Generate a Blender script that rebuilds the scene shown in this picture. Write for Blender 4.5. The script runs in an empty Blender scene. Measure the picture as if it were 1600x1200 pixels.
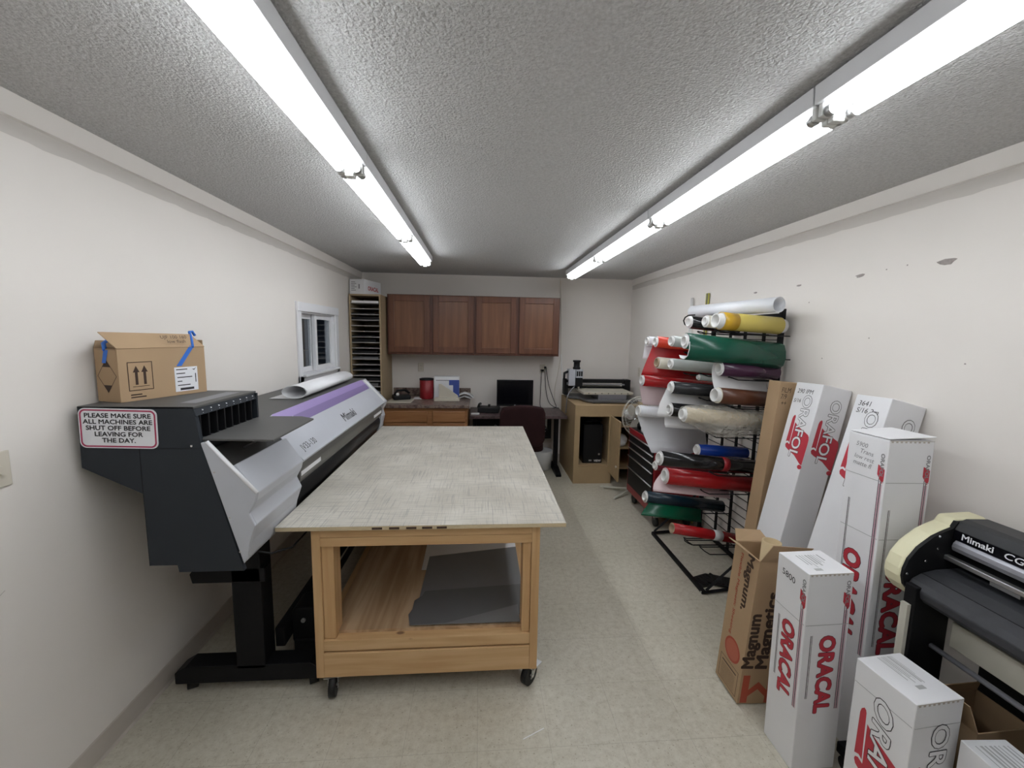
import bpy, bmesh, math, random
from mathutils import Vector, Matrix, Euler
random.seed(7)
R = math.radians
PI = math.pi
scene = bpy.context.scene
col = scene.collection

# ------------------------------------------------------------------ camera, world, exposure
CAM_H = 1.7094
YAW, PITCH, ROLL, FPX = 0.0762, 0.1199, 0.0178, 649.93
def make_camera():
    cy, sy, cp, sp = math.cos(YAW), math.sin(YAW), math.cos(PITCH), math.sin(PITCH)
    f = Vector((sy*cp, cy*cp, -sp)); r = Vector((cy, -sy, 0)); u = r.cross(f)
    c, s = math.cos(ROLL), math.sin(ROLL)
    r2 = c*r + s*u; u2 = -s*r + c*u
    cd = bpy.data.cameras.new('camera'); cd.sensor_fit = 'HORIZONTAL'; cd.sensor_width = 36.0
    cd.lens = FPX/1600*36.0; cd.clip_start = 0.05; cd.clip_end = 60
    co = bpy.data.objects.new('camera', cd); col.objects.link(co)
    m = Matrix((r2, u2, -f)).transposed().to_4x4(); m.translation = Vector((0, 0, CAM_H))
    co.matrix_world = m
    scene.camera = co
make_camera()
w = bpy.data.worlds.new('world'); scene.world = w; w.use_nodes = True
w.node_tree.nodes['Background'].inputs[0].default_value = (0.10, 0.13, 0.18, 1)
w.node_tree.nodes['Background'].inputs[1].default_value = 0.6
scene.view_settings.view_transform = 'Standard'
scene.view_settings.look = 'None'
scene.view_settings.exposure = 0.06
scene.view_settings.gamma = 1.0
scene.view_settings.use_curve_mapping = False
TUBE_POWER = 15.5

# ------------------------------------------------------------------ materials
def mat(name, color, rough=0.5, metal=0.0, var=0.04, vscale=14, bump=0.0, bscale=60, bdist=0.002, emit=None,
        trans=0.0, coat=0.0, sheen=0.0, alpha=None, stretch=None, spec=None, ior=None):
    m = bpy.data.materials.new(name); m.use_nodes = True
    nt = m.node_tree; N = nt.nodes; L = nt.links; b = N['Principled BSDF']
    b.inputs['Roughness'].default_value = rough; b.inputs['Metallic'].default_value = metal
    b.inputs['Transmission Weight'].default_value = trans
    b.inputs['Coat Weight'].default_value = coat
    if ior: b.inputs['IOR'].default_value = ior
    if spec is not None: b.inputs['Specular IOR Level'].default_value = spec
    c = (*color, 1)
    b.inputs['Base Color'].default_value = c
    tc = N.new('ShaderNodeTexCoord'); mp = N.new('ShaderNodeMapping'); L.new(tc.outputs['Object'], mp.inputs[0])
    if stretch: mp.inputs['Scale'].default_value = stretch
    if var:
        n = N.new('ShaderNodeTexNoise'); n.inputs['Scale'].default_value = vscale; n.inputs['Detail'].default_value = 5
        L.new(mp.outputs[0], n.inputs['Vector'])
        mx = N.new('ShaderNodeMix'); mx.data_type = 'RGBA'
        mx.inputs[6].default_value = tuple(max(0, x*(1-var*2)) for x in color)+(1,)
        mx.inputs[7].default_value = tuple(min(1, x*(1+var*2)) for x in color)+(1,)
        L.new(n.outputs['Fac'], mx.inputs[0]); L.new(mx.outputs[2], b.inputs['Base Color'])
    if bump:
        n2 = N.new('ShaderNodeTexNoise'); n2.inputs['Scale'].default_value = bscale; n2.inputs['Detail'].default_value = 4
        L.new(mp.outputs[0], n2.inputs['Vector'])
        bp = N.new('ShaderNodeBump'); bp.inputs['Strength'].default_value = bump; bp.inputs['Distance'].default_value = bdist
        L.new(n2.outputs['Fac'], bp.inputs['Height']); L.new(bp.outputs[0], b.inputs['Normal'])
    if emit:
        b.inputs['Emission Color'].default_value = (*emit[0], 1); b.inputs['Emission Strength'].default_value = emit[1]
    if alpha is not None: b.inputs['Alpha'].default_value = alpha
    return m

def ramp(N, pts):
    r = N.new('ShaderNodeValToRGB'); e = r.color_ramp.elements
    while len(e) < len(pts): e.new(0.5)
    for k, (p, c) in enumerate(pts):
        e[k].position = p; e[k].color = (*c, 1)
    return r

def wood(name, light, dark, axis=0, scale=1.0, knots=True, rough=0.55, contrast=1.0):
    m = bpy.data.materials.new(name); m.use_nodes = True
    nt = m.node_tree; N = nt.nodes; L = nt.links; b = N['Principled BSDF']; b.inputs['Roughness'].default_value = rough
    tc = N.new('ShaderNodeTexCoord'); mp = N.new('ShaderNodeMapping'); L.new(tc.outputs['Object'], mp.inputs[0])
    s = [14*scale]*3; s[axis] = 0.9*scale; mp.inputs['Scale'].default_value = s
    n = N.new('ShaderNodeTexNoise'); n.inputs['Scale'].default_value = 2.2; n.inputs['Detail'].default_value = 7; n.inputs['Distortion'].default_value = 0.6
    L.new(mp.outputs[0], n.inputs['Vector'])
    r = ramp(N, [(0.35, dark), (0.5, tuple((a+c)/2 for a, c in zip(light, dark))), (0.62, light)])
    L.new(n.outputs['Fac'], r.inputs[0])
    out = r.outputs[0]
    if knots:
        mk = N.new('ShaderNodeMapping'); s2 = [7]*3; s2[axis] = 4; mk.inputs['Scale'].default_value = s2
        L.new(tc.outputs['Object'], mk.inputs[0])
        v = N.new('ShaderNodeTexVoronoi'); v.inputs['Scale'].default_value = 1.0; L.new(mk.outputs[0], v.inputs['Vector'])
        kr = ramp(N, [(0.06, (1, 1, 1)), (0.10, (0, 0, 0))]); L.new(v.outputs['Distance'], kr.inputs[0])
        mx = N.new('ShaderNodeMix'); mx.data_type = 'RGBA'; L.new(kr.outputs[0], mx.inputs[0])
        L.new(out, mx.inputs[6]); mx.inputs[7].default_value = (dark[0]*.35, dark[1]*.3, dark[2]*.3, 1); out = mx.outputs[2]
    L.new(out, b.inputs['Base Color'])
    bp = N.new('ShaderNodeBump'); bp.inputs['Strength'].default_value = 0.15; bp.inputs['Distance'].default_value = 0.001
    L.new(n.outputs['Fac'], bp.inputs['Height']); L.new(bp.outputs[0], b.inputs['Normal'])
    return m

def ceiling_mat():
    m = bpy.data.materials.new('textured ceiling'); m.use_nodes = True
    nt = m.node_tree; N = nt.nodes; L = nt.links; b = N['Principled BSDF']; b.inputs['Roughness'].default_value = 0.95
    b.inputs['Specular IOR Level'].default_value = 0.1
    tc = N.new('ShaderNodeTexCoord')
    n = N.new('ShaderNodeTexNoise'); n.inputs['Scale'].default_value = 95; n.inputs['Detail'].default_value = 2; n.inputs['Roughness'].default_value = 0.6
    n.inputs['Distortion'].default_value = 0.5
    L.new(tc.outputs['Object'], n.inputs['Vector'])
    v = N.new('ShaderNodeTexVoronoi'); v.inputs['Scale'].default_value = 110; L.new(tc.outputs['Object'], v.inputs['Vector'])
    ad = N.new('ShaderNodeMath'); ad.operation = 'MULTIPLY_ADD'; L.new(v.outputs['Distance'], ad.inputs[0]); ad.inputs[1].default_value = -0.5
    L.new(n.outputs['Fac'], ad.inputs[2])
    bp = N.new('ShaderNodeBump'); bp.inputs['Strength'].default_value = 1.0; bp.inputs['Distance'].default_value = 0.006
    L.new(ad.outputs[0], bp.inputs['Height']); L.new(bp.outputs[0], b.inputs['Normal'])
    r = ramp(N, [(0.3, (0.49, 0.485, 0.48)), (0.7, (0.64, 0.635, 0.63))]); L.new(n.outputs['Fac'], r.inputs[0]); L.new(r.outputs[0], b.inputs['Base Color'])
    return m

def floor_mat():
    m = bpy.data.materials.new('vinyl tile'); m.use_nodes = True
    nt = m.node_tree; N = nt.nodes; L = nt.links; b = N['Principled BSDF']; b.inputs['Roughness'].default_value = 0.38
    tc = N.new('ShaderNodeTexCoord')
    n = N.new('ShaderNodeTexNoise'); n.inputs['Scale'].default_value = 30; n.inputs['Detail'].default_value = 7; n.inputs['Roughness'].default_value = 0.75
    L.new(tc.outputs['Object'], n.inputs['Vector'])
    r = ramp(N, [(0.30, (0.43, 0.385, 0.30)), (0.46, (0.545, 0.505, 0.415)), (0.64, (0.62, 0.585, 0.495))]); L.new(n.outputs['Fac'], r.inputs[0])
    # dark flecks
    n2 = N.new('ShaderNodeTexNoise'); n2.inputs['Scale'].default_value = 105; n2.inputs['Detail'].default_value = 3
    L.new(tc.outputs['Object'], n2.inputs['Vector'])
    r2 = ramp(N, [(0.31, (.7, .7, .7)), (0.36, (0, 0, 0))]); L.new(n2.outputs['Fac'], r2.inputs[0])
    mx = N.new('ShaderNodeMix'); mx.data_type = 'RGBA'; L.new(r2.outputs[0], mx.inputs[0]); L.new(r.outputs[0], mx.inputs[6]); mx.inputs[7].default_value = (0.27, 0.23, 0.16, 1)
    # broad worn patches
    n3 = N.new('ShaderNodeTexNoise'); n3.inputs['Scale'].default_value = 1.6; n3.inputs['Detail'].default_value = 3; L.new(tc.outputs['Object'], n3.inputs['Vector'])
    r3 = ramp(N, [(0.35, (0.88, 0.88, 0.86)), (0.65, (1, 1, 1))]); L.new(n3.outputs['Fac'], r3.inputs[0])
    mu = N.new('ShaderNodeMix'); mu.data_type = 'RGBA'; mu.blend_type = 'MULTIPLY'; mu.inputs[0].default_value = 1
    L.new(mx.outputs[2], mu.inputs[6]); L.new(r3.outputs[0], mu.inputs[7])
    # seams
    br = N.new('ShaderNodeTexBrick'); br.offset = 0; br.inputs['Scale'].default_value = 1; br.inputs['Brick Width'].default_value = 0.3048; br.inputs['Row Height'].default_value = 0.3048
    br.inputs['Mortar Size'].default_value = 0.0010; br.inputs['Mortar Smooth'].default_value = 0.1
    L.new(tc.outputs['Object'], br.inputs['Vector'])
    sc = N.new('ShaderNodeMath'); sc.operation = 'MULTIPLY'; L.new(br.outputs['Fac'], sc.inputs[0]); sc.inputs[1].default_value = 0.38
    ms = N.new('ShaderNodeMix'); ms.data_type = 'RGBA'; L.new(sc.outputs[0], ms.inputs[0]); L.new(mu.outputs[2], ms.inputs[6]); ms.inputs[7].default_value = (0.17, 0.14, 0.10, 1)
    L.new(ms.outputs[2], b.inputs['Base Color'])
    bp = N.new('ShaderNodeBump'); bp.inputs['Strength'].default_value = 0.12; bp.inputs['Distance'].default_value = 0.001
    L.new(n.outputs['Fac'], bp.inputs['Height']); L.new(bp.outputs[0], b.inputs['Normal'])
    return m

def scuffed_top_mat():
    m = bpy.data.materials.new('scuffed white laminate'); m.use_nodes = True
    nt = m.node_tree; N = nt.nodes; L = nt.links; b = N['Principled BSDF']; b.inputs['Roughness'].default_value = 0.5
    tc = N.new('ShaderNodeTexCoord')
    base = N.new('ShaderNodeTexNoise'); base.inputs['Scale'].default_value = 5; base.inputs['Detail'].default_value = 8; L.new(tc.outputs['Object'], base.inputs['Vector'])
    r = ramp(N, [(0.30, (0.455, 0.42, 0.36)), (0.52, (0.53, 0.495, 0.43)), (0.70, (0.60, 0.565, 0.50))]); L.new(base.outputs['Fac'], r.inputs[0])
    out = r.outputs[0]
    for sx, sy, sc, lo, st in ((60, 2.6, 2.0, 0.34, .42), (2.6, 70, 2.0, 0.335, .42), (150, 4, 1.2, 0.37, .35), (4, 140, 1.3, 0.37, .35)):
        mp = N.new('ShaderNodeMapping'); mp.inputs['Scale'].default_value = (sx, sy, 1); L.new(tc.outputs['Object'], mp.inputs[0])
        mp.inputs['Rotation'].default_value = (0, 0, R(random.uniform(-1.5, 1.5)))
        n = N.new('ShaderNodeTexNoise'); n.inputs['Scale'].default_value = sc; n.inputs['Detail'].default_value = 2; L.new(mp.outputs[0], n.inputs['Vector'])
        rr = ramp(N, [(lo, (1, 1, 1)), (lo+0.05, (0, 0, 0))]); L.new(n.outputs['Fac'], rr.inputs[0])
        ms = N.new('ShaderNodeMath'); ms.operation = 'MULTIPLY'; L.new(rr.outputs[0], ms.inputs[0]); ms.inputs[1].default_value = st
        mx = N.new('ShaderNodeMix'); mx.data_type = 'RGBA'; L.new(ms.outputs[0], mx.inputs[0]); L.new(out, mx.inputs[6]); mx.inputs[7].default_value = (0.24, 0.23, 0.215, 1); out = mx.outputs[2]
    L.new(out, b.inputs['Base Color'])
    return m

def laminate_mat(name, cols):
    m = bpy.data.materials.new(name); m.use_nodes = True
    nt = m.node_tree; N = nt.nodes; L = nt.links; b = N['Principled BSDF']; b.inputs['Roughness'].default_value = 0.35
    tc = N.new('ShaderNodeTexCoord'); n = N.new('ShaderNodeTexNoise'); n.inputs['Scale'].default_value = 16; n.inputs['Detail'].default_value = 6; n.inputs['Roughness'].default_value = .7
    L.new(tc.outputs['Object'], n.inputs['Vector'])
    r = ramp(N, [(0.35, cols[0]), (0.47, cols[1]), (0.55, cols[2]), (0.65, cols[3])]); L.new(n.outputs['Fac'], r.inputs[0]); L.new(r.outputs[0], b.inputs['Base Color'])
    return m

M = {}
M['wall'] = mat('painted wall', (0.76, 0.715, 0.67), 0.8, var=0.012, vscale=3, bump=0.12, bscale=180, bdist=0.0006)
M['greyband'] = mat('greyer wall band', (0.60, 0.56, 0.52), 0.8, var=0.01)
M['ceiling'] = ceiling_mat()
M['floor'] = floor_mat()
M['base'] = mat('vinyl cove base', (0.50, 0.45, 0.40), 0.45, var=0.03)
M['chip'] = mat('exposed gypsum', (0.33, 0.29, 0.27), 0.9, var=0.2, vscale=60)
M['smudge'] = mat('wall scuff', (0.55, 0.51, 0.47), 0.8)
M['trimw'] = mat('white painted trim', (0.80, 0.80, 0.82), 0.4, var=0.01)
M['glass'] = mat('window glass', (0.9, 0.95, 0.97), 0.02, trans=1.0, var=0, ior=1.45)
M['fixture'] = mat('white enamel housing', (0.72, 0.72, 0.74), 0.4, var=0.01)
M['tube'] = mat('lit tube', (1, 1, 1), 0.3, var=0, emit=((0.92, 0.965, 1.0), TUBE_POWER))
M['holder'] = mat('lampholder plastic', (0.75, 0.75, 0.73), 0.4)
M['darkslot'] = mat('dark slot', (0.05, 0.05, 0.05), 0.8)
M['charcoal'] = mat('charcoal powder coat', (0.021, 0.0255, 0.032), 0.55, spec=.3, var=0.03, bump=0.1, bscale=600, bdist=.0003)
M['greytop'] = mat('dark grey steel', (0.095, 0.093, 0.090), 0.5, spec=.3, var=0.03)
M['silver'] = mat('silver painted steel', (0.52, 0.535, 0.58), 0.40, metal=0.1, var=0.015)
M['edgeglint'] = mat('painted edge highlight', (0.92, 0.92, 0.95), 0.25, metal=0.0, var=0)
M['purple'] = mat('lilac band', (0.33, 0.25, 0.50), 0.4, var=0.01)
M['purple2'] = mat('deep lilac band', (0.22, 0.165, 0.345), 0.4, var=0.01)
M['black'] = mat('black plastic', (0.007, 0.007, 0.008), 0.5, spec=.25, var=0.03)
M['blackgloss'] = mat('gloss black', (0.004, 0.004, 0.006), 0.2, spec=.2, var=0)
M['rubber'] = mat('black rubber', (0.009, 0.009, 0.009), 0.5, spec=.35, var=0.1)
M['blackmetal'] = mat('black coated steel', (0.005, 0.005, 0.006), 0.55, spec=.2, var=0.05)
M['platen'] = mat('platen aluminium', (0.17, 0.165, 0.155), 0.45, metal=0.5, var=0.1, vscale=30, stretch=(1, .05, 1))
M['chrome'] = mat('chrome', (0.75, 0.75, 0.76), 0.15, metal=1, var=0)
M['steel'] = mat('zinc steel', (0.55, 0.55, 0.55), 0.3, metal=0.9, var=0.05)
M['pineX'] = wood('pine along x', (0.64, 0.42, 0.215), (0.545, 0.33, 0.15), 0)
M['pineY'] = wood('pine along y', (0.62, 0.41, 0.21), (0.52, 0.32, 0.145), 1)
M['pineZ'] = wood('pine upright', (0.62, 0.40, 0.20), (0.53, 0.315, 0.14), 2)
M['ply'] = wood('plywood', (0.56, 0.39, 0.24), (0.38, 0.24, 0.13), 1, 0.6)
M['plyedge'] = mat('plywood edge', (0.58, 0.47, 0.30), 0.6, var=0.15, vscale=30, stretch=(1, 1, 12))
M['tabletop'] = scuffed_top_mat()
M['greysheet'] = mat('grey plastic sheet', (0.19, 0.19, 0.195), 0.3, var=0.02)
M['greysheet2'] = mat('darker grey plastic sheet', (0.12, 0.12, 0.125), 0.3, var=0.02)
M['whitesheet'] = mat('white sheet', (0.78, 0.76, 0.76), 0.45, var=0.01)
M['cherrypanel'] = wood('cherry door panel', (0.225, 0.098, 0.047), (0.165, 0.066, 0.032), 2, 0.7, knots=False, rough=0.36)
M['cherry'] = wood('cherry door', (0.175, 0.068, 0.034), (0.125, 0.046, 0.024), 2, 0.7, knots=False, rough=0.38)
M['cherrydark'] = wood('cherry case', (0.13, 0.045, 0.024), (0.085, 0.028, 0.016), 2, 0.7, knots=False, rough=0.38)
M['oak'] = wood('honey oak', (0.36, 0.175, 0.073), (0.27, 0.12, 0.046), 0, 0.8, knots=False, rough=0.4)
M['laminate'] = laminate_mat('granite laminate', [(0.04, 0.025, 0.02), (0.15, 0.10, 0.085), (0.26, 0.20, 0.165), (0.10, 0.06, 0.05)])
M['desktop'] = laminate_mat('dark laminate', [(0.03, 0.018, 0.018), (0.07, 0.045, 0.045), (0.12, 0.08, 0.08), (0.05, 0.03, 0.03)])
M['mdf'] = mat('mdf board', (0.42, 0.30, 0.165), 0.7, var=0.05, vscale=9)
M['mdfdark'] = mat('raw mdf edge', (0.50, 0.38, 0.22), 0.7, var=0.05)
M['shelfside'] = mat('tan particleboard', (0.36, 0.27, 0.165), 0.7, var=0.05)
M['shelfedge'] = mat('grey shelf edge', (0.40, 0.38, 0.36), 0.6)
M['card'] = mat('kraft cardboard', (0.42, 0.285, 0.165), 0.75, var=0.03, vscale=8)
M['cardin'] = mat('kraft inside', (0.33, 0.22, 0.125), 0.8, var=0.04)
M['whitecard'] = mat('white cardboard', (0.79, 0.785, 0.80), 0.5, var=0.015, vscale=6, bump=0.1, bscale=12, bdist=0.003)
M['whitecardin'] = mat('torn kraft core', (0.50, 0.45, 0.40), 0.8)
M['ink'] = mat('black print', (0.018, 0.016, 0.02), 0.6, var=0)
M['inkg'] = mat('grey print', (0.25, 0.25, 0.26), 0.6, var=0)
M['inkfaint'] = mat('faint grey print', (0.42, 0.42, 0.42), 0.6, var=0)
M['inkbrown'] = mat('brown print', (0.05, 0.025, 0.015), 0.6, var=0)
M['inkred'] = mat('red print', (0.50, 0.035, 0.055), 0.5, var=0)
M['inkredk'] = mat('rust red print', (0.40, 0.07, 0.035), 0.6, var=0)
M['ovalin'] = mat('pale rust print', (0.45, 0.12, 0.07), 0.6, var=0)
M['inkpink'] = mat('pink print', (0.62, 0.40, 0.46), 0.6, var=0)
M['white'] = mat('white plastic', (0.78, 0.78, 0.77), 0.4, var=0.01)
M['paper'] = mat('white paper', (0.76, 0.76, 0.78), 0.6, var=0.01)
M['label'] = mat('paper label', (0.80, 0.80, 0.83), 0.5, var=0)
M['signred'] = mat('sign red', (0.42, 0.03, 0.10), 0.45, var=0)
M['ivory'] = mat('ivory plastic', (0.62, 0.57, 0.48), 0.4, var=0.01)
M['bluetape'] = mat('blue tape', (0.03, 0.16, 0.60), 0.55, var=0.03)
M['red'] = mat('red enamel', (0.25, 0.008, 0.014), 0.35, var=0.02)
M['cream'] = mat('cream plastic', (0.74, 0.70, 0.48), 0.4, var=0.02)
M['creamleg'] = mat('cream steel', (0.55, 0.53, 0.45), 0.45, var=0.02)
M['beige'] = mat('beige plastic', (0.55, 0.51, 0.43), 0.4, var=0.01)
M['chairfab'] = mat('dark maroon upholstery', (0.026, 0.009, 0.010), 0.8, spec=.2, var=0.08)
M['fangrey'] = mat('off white blade', (0.62, 0.60, 0.54), 0.4)
M['blueprint'] = mat('blue print', (0.05, 0.09, 0.36), 0.5)
M['skyblue'] = mat('pale blue reflection', (0.25, 0.50, 0.62), 0.6)
M['curtain'] = mat('grey curtain', (0.12, 0.13, 0.15), 0.8)
M['apron'] = mat('worn dark platen', (0.040, 0.041, 0.046), 0.5, spec=.35, var=0.12, vscale=30)
M['lid'] = mat('graphite lid', (0.030, 0.031, 0.033), 0.45, spec=.35, var=0.03)
M['silverbar'] = mat('brushed bar', (0.30, 0.30, 0.33), 0.35, metal=0.5, var=0.03)
M['clear'] = mat('clear plastic film', (0.95, 0.93, 0.86), 0.12, var=0, trans=0.0, alpha=0.30, bump=1.0, bscale=30, bdist=.03)
M['yellowstick'] = mat('yellow rule', (0.45, 0.42, 0.08), 0.5)
def film(name, c, rough=0.26): return mat(name+' vinyl', c, rough, var=0.01, coat=0.08, spec=.4)
F = {k: film(k, c, *r) for k, c, *r in [
    ('green', (0.004, 0.075, 0.045)), ('yellow', (0.62, 0.50, 0.12)), ('gold', (0.60, 0.36, 0.03)), ('purple', (0.055, 0.016, 0.045)),
    ('brown', (0.10, 0.035, 0.018), 0.3), ('black', (0.008, 0.008, 0.009), 0.15), ('charcoal', (0.028, 0.029, 0.033), 0.25), ('red', (0.42, 0.010, 0.014)),
    ('orange red', (0.62, 0.045, 0.02)), ('white', (0.74, 0.75, 0.78), 0.35), ('chrome', (0.40, 0.42, 0.40), 0.2), ('tan', (0.50, 0.40, 0.24), 0.3),
    ('blue', (0.005, 0.045, 0.33)), ('burgundy', (0.13, 0.01, 0.02)), ('navy green', (0.004, 0.02, 0.035)), ('deep green', (0.0, 0.09, 0.04)), ('cream', (0.62, 0.58, 0.48), 0.5)]}
M['liner'] = mat('liner paper', (0.66, 0.65, 0.65), 0.45, var=0.01)
M['linerpink'] = mat('pinkish liner paper', (0.66, 0.52, 0.53), 0.45, var=0.01)
M['corekraft'] = mat('kraft core', (0.36, 0.27, 0.18), 0.8)
M['corewhite'] = mat('white core', (0.70, 0.69, 0.67), 0.6)

# ------------------------------------------------------------------ geometry helpers
class MB:
    def __init__(s): s.v = []; s.f = []; s.mi = []; s.sm = []
    def add(s, vs, fs, mi=0, smooth=False, T=None):
        n = len(s.v)
        s.v += [(T @ Vector(v)) if T is not None else Vector(v) for v in vs]
        for f in fs: s.f.append([i+n for i in f]); s.mi.append(mi); s.sm.append(smooth)
        return s
    def box(s, a, b, mi=0, T=None):
        x0, y0, z0 = (min(p, q) for p, q in zip(a, b)); x1, y1, z1 = (max(p, q) for p, q in zip(a, b))
        vs = [(x0, y0, z0), (x1, y0, z0), (x1, y1, z0), (x0, y1, z0), (x0, y0, z1), (x1, y0, z1), (x1, y1, z1), (x0, y1, z1)]
        return s.add(vs, [(0, 3, 2, 1), (4, 5, 6, 7), (0, 1, 5, 4), (1, 2, 6, 5), (2, 3, 7, 6), (3, 0, 4, 7)], mi, False, T)
    def prism(s, poly, axis, a, b, mi=0, T=None, smooth=False):
        # poly in the two other axes (cyclic order: axis 0 -> (y,z), 1 -> (x,z), 2 -> (x,y)), extruded from a to b
        def P(p, t): return {0: (t, p[0], p[1]), 1: (p[0], t, p[1]), 2: (p[0], p[1], t)}[axis]
        n = len(poly); vs = [P(p, a) for p in poly]+[P(p, b) for p in poly]
        fs = [(i, (i+1) % n, n+(i+1) % n, n+i) for i in range(n)]
        m0 = len(s.f)
        s.add(vs, fs, mi, smooth, T); s.add(vs, [tuple(range(n))[::-1], tuple(range(n, 2*n))], mi, False, T)
        return s
    def tube(s, pts, r, n=10, mi=0, caps=True, T=None, smooth=True):
        pts = [Vector(p) for p in pts]; k = len(pts)
        rs = r if isinstance(r, (list, tuple)) else [r]*k
        t0 = (pts[1]-pts[0]).normalized(); up = Vector((0, 0, 1)) if abs(t0.z) < .9 else Vector((1, 0, 0))
        a = t0.cross(up).normalized(); vs = []
        for i, p in enumerate(pts):
            t = ((pts[min(i+1, k-1)]-p).normalized() + (p-pts[max(i-1, 0)]).normalized()) if 0 < i < k-1 else (pts[min(i+1, k-1)]-pts[max(i-1, 0)])
            t.normalize(); a = (a - a.dot(t)*t).normalized(); b = t.cross(a)
            for j in range(n):
                q = 2*PI*j/n; vs.append(p + rs[i]*(math.cos(q)*a+math.sin(q)*b))
        fs = [(i*n+j, i*n+(j+1) % n, (i+1)*n+(j+1) % n, (i+1)*n+j) for i in range(k-1) for j in range(n)]
        s.add(vs, fs, mi, smooth, T)
        if caps: s.add(vs[:n], [tuple(range(n))[::-1]], mi, False, T); s.add(vs[-n:], [tuple(range(n))], mi, False, T)
        return s
    def cyl(s, a, b, r, n=24, mi=0, T=None): return s.tube([a, b], r, n, mi, True, T)
    def ring(s, x0, x1, ro, ri, n=32, mi=0, mend=None, T=None, min_=None, sq=(1, 1), off=(0, 0)):
        # hollow cylinder along local x, with optional squash and offset of the OUTER surface
        vs = []
        for x in (x0, x1):
            for rr, q, o in ((ro, sq, off), (ri, (1, 1), (0, 0))):
                for j in range(n):
                    t = 2*PI*j/n; vs.append((x, o[0]+rr*q[0]*math.cos(t), o[1]+rr*q[1]*math.sin(t)))
        o0, i0, o1, i1 = 0, n, 2*n, 3*n; me = mi if mend is None else mend; mn = mi if min_ is None else min_
        J = [(j, (j+1) % n) for j in range(n)]
        s.add(vs, [(o0+j, o0+k, o1+k, o1+j) for j, k in J], mi, True, T)
        s.add(vs, [(i0+j, i1+j, i1+k, i0+k) for j, k in J], mn, True, T)
        s.add(vs, [(o0+j, i0+j, i0+k, o0+k) for j, k in J]+[(o1+j, o1+k, i1+k, i1+j) for j, k in J], me, False, T)
        return s
    def lathe(s, prof, c=(0, 0, 0), n=28, mi=0, T=None):
        vs = []
        for r, z in prof:
            for j in range(n):
                t = 2*PI*j/n; vs.append((c[0]+r*math.cos(t), c[1]+r*math.sin(t), c[2]+z))
        fs = [(i*n+j, i*n+(j+1) % n, (i+1)*n+(j+1) % n, (i+1)*n+j) for i in range(len(prof)-1) for j in range(n)]
        return s.add(vs, fs, mi, True, T)
    def ribbon(s, prof, x0, x1, th=0.0012, mi=0, T=None, axis=0):
        # a bent sheet: profile polyline in the plane across the axis, given real thickness
        pr = [Vector(p) for p in prof]; k = len(pr); up = []; dn = []
        for i, p in enumerate(pr):
            t = (pr[min(i+1, k-1)]-pr[max(i-1, 0)]); t.normalize(); nn = Vector((-t.y, t.x)); up.append(p+nn*th/2); dn.append(p-nn*th/2)
        loop = [tuple(q) for q in up]+[tuple(q) for q in reversed(dn)]
        n = len(loop); P = (lambda p, t: (t, p[0], p[1])) if axis == 0 else (lambda p, t: (p[0], t, p[1]))
        X0 = x0 if isinstance(x0, list) else [x0]*k; X1 = x1 if isinstance(x1, list) else [x1]*k
        xa = X0+X0[::-1]; xb = X1+X1[::-1]
        vs = [P(p, t) for p, t in zip(loop, xa)]+[P(p, t) for p, t in zip(loop, xb)]
        s.add(vs, [(i, (i+1) % n, n+(i+1) % n, n+i) for i in range(n)], mi, True, T)
        q = [(i, i+1, n-2-i, n-1-i) for i in range(k-1)]
        s.add(vs, [f[::-1] for f in q]+[tuple(n+i for i in f) for f in q], mi, False, T)
        return s
    def mesh(s, name, mats, inv=None):
        me = bpy.data.meshes.new(name)
        vs = [inv @ v for v in s.v] if inv is not None else s.v
        me.from_pydata([tuple(v) for v in vs], [], s.f); me.update()
        for m in mats: me.materials.append(m)
        for p, mi, sm in zip(me.polygons, s.mi, s.sm): p.material_index = mi; p.use_smooth = sm
        bm = bmesh.new(); bm.from_mesh(me); bmesh.ops.remove_doubles(bm, verts=bm.verts, dist=1e-6); bmesh.ops.recalc_face_normals(bm, faces=bm.faces); bm.to_mesh(me); bm.free()
        return me

WM = {}
def thing(name, label, cat, loc=(0, 0, 0), rot=(0, 0, 0), group=None):
    o = bpy.data.objects.new(name, None); col.objects.link(o); o.empty_display_size = 0.1
    o.location = loc; o.rotation_euler = rot
    o['label'] = label; o['category'] = cat
    if group: o['group'] = group
    WM[o.name] = Matrix.Translation(Vector(loc)) @ Euler(rot).to_matrix().to_4x4()
    return o
def wm(o): return WM.get(o.name, Matrix.Identity(4))
def part(name, mb, mats, parent, local=False, bevel=0, label=None, seg=2, smooth_angle=None):
    mats = [(M.get(m) or F.get(m)) if isinstance(m, str) else m for m in (mats if isinstance(mats, (list, tuple)) else [mats])]
    P = wm(parent)
    me = mb.mesh(name, mats, None if local else P.inverted())
    o = bpy.data.objects.new(name, me); col.objects.link(o); o.parent = parent
    WM[o.name] = P
    if bevel:
        b = o.modifiers.new('bevel', 'BEVEL'); b.width = bevel; b.segments = seg; b.limit_method = 'ANGLE'; b.angle_limit = R(40)
    if label: o['label'] = label
    return o
def solo(name, mb, mats, label, cat, loc=(0, 0, 0), rot=(0, 0, 0), group=None, bevel=0, local=False):
    mats = [(M.get(m) or F.get(m)) if isinstance(m, str) else m for m in (mats if isinstance(mats, (list, tuple)) else [mats])]
    T = Matrix.Translation(Vector(loc)) @ Euler(rot).to_matrix().to_4x4()
    me = mb.mesh(name, mats, None if local else T.inverted())
    o = bpy.data.objects.new(name, me); col.objects.link(o); o.location = loc; o.rotation_euler = rot
    WM[o.name] = T
    if label: o['label'] = label; o['category'] = cat
    if group: o['group'] = group
    if bevel:
        b = o.modifiers.new('bevel', 'BEVEL'); b.width = bevel; b.segments = 2; b.limit_method = 'ANGLE'; b.angle_limit = R(40)
    return o
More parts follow.
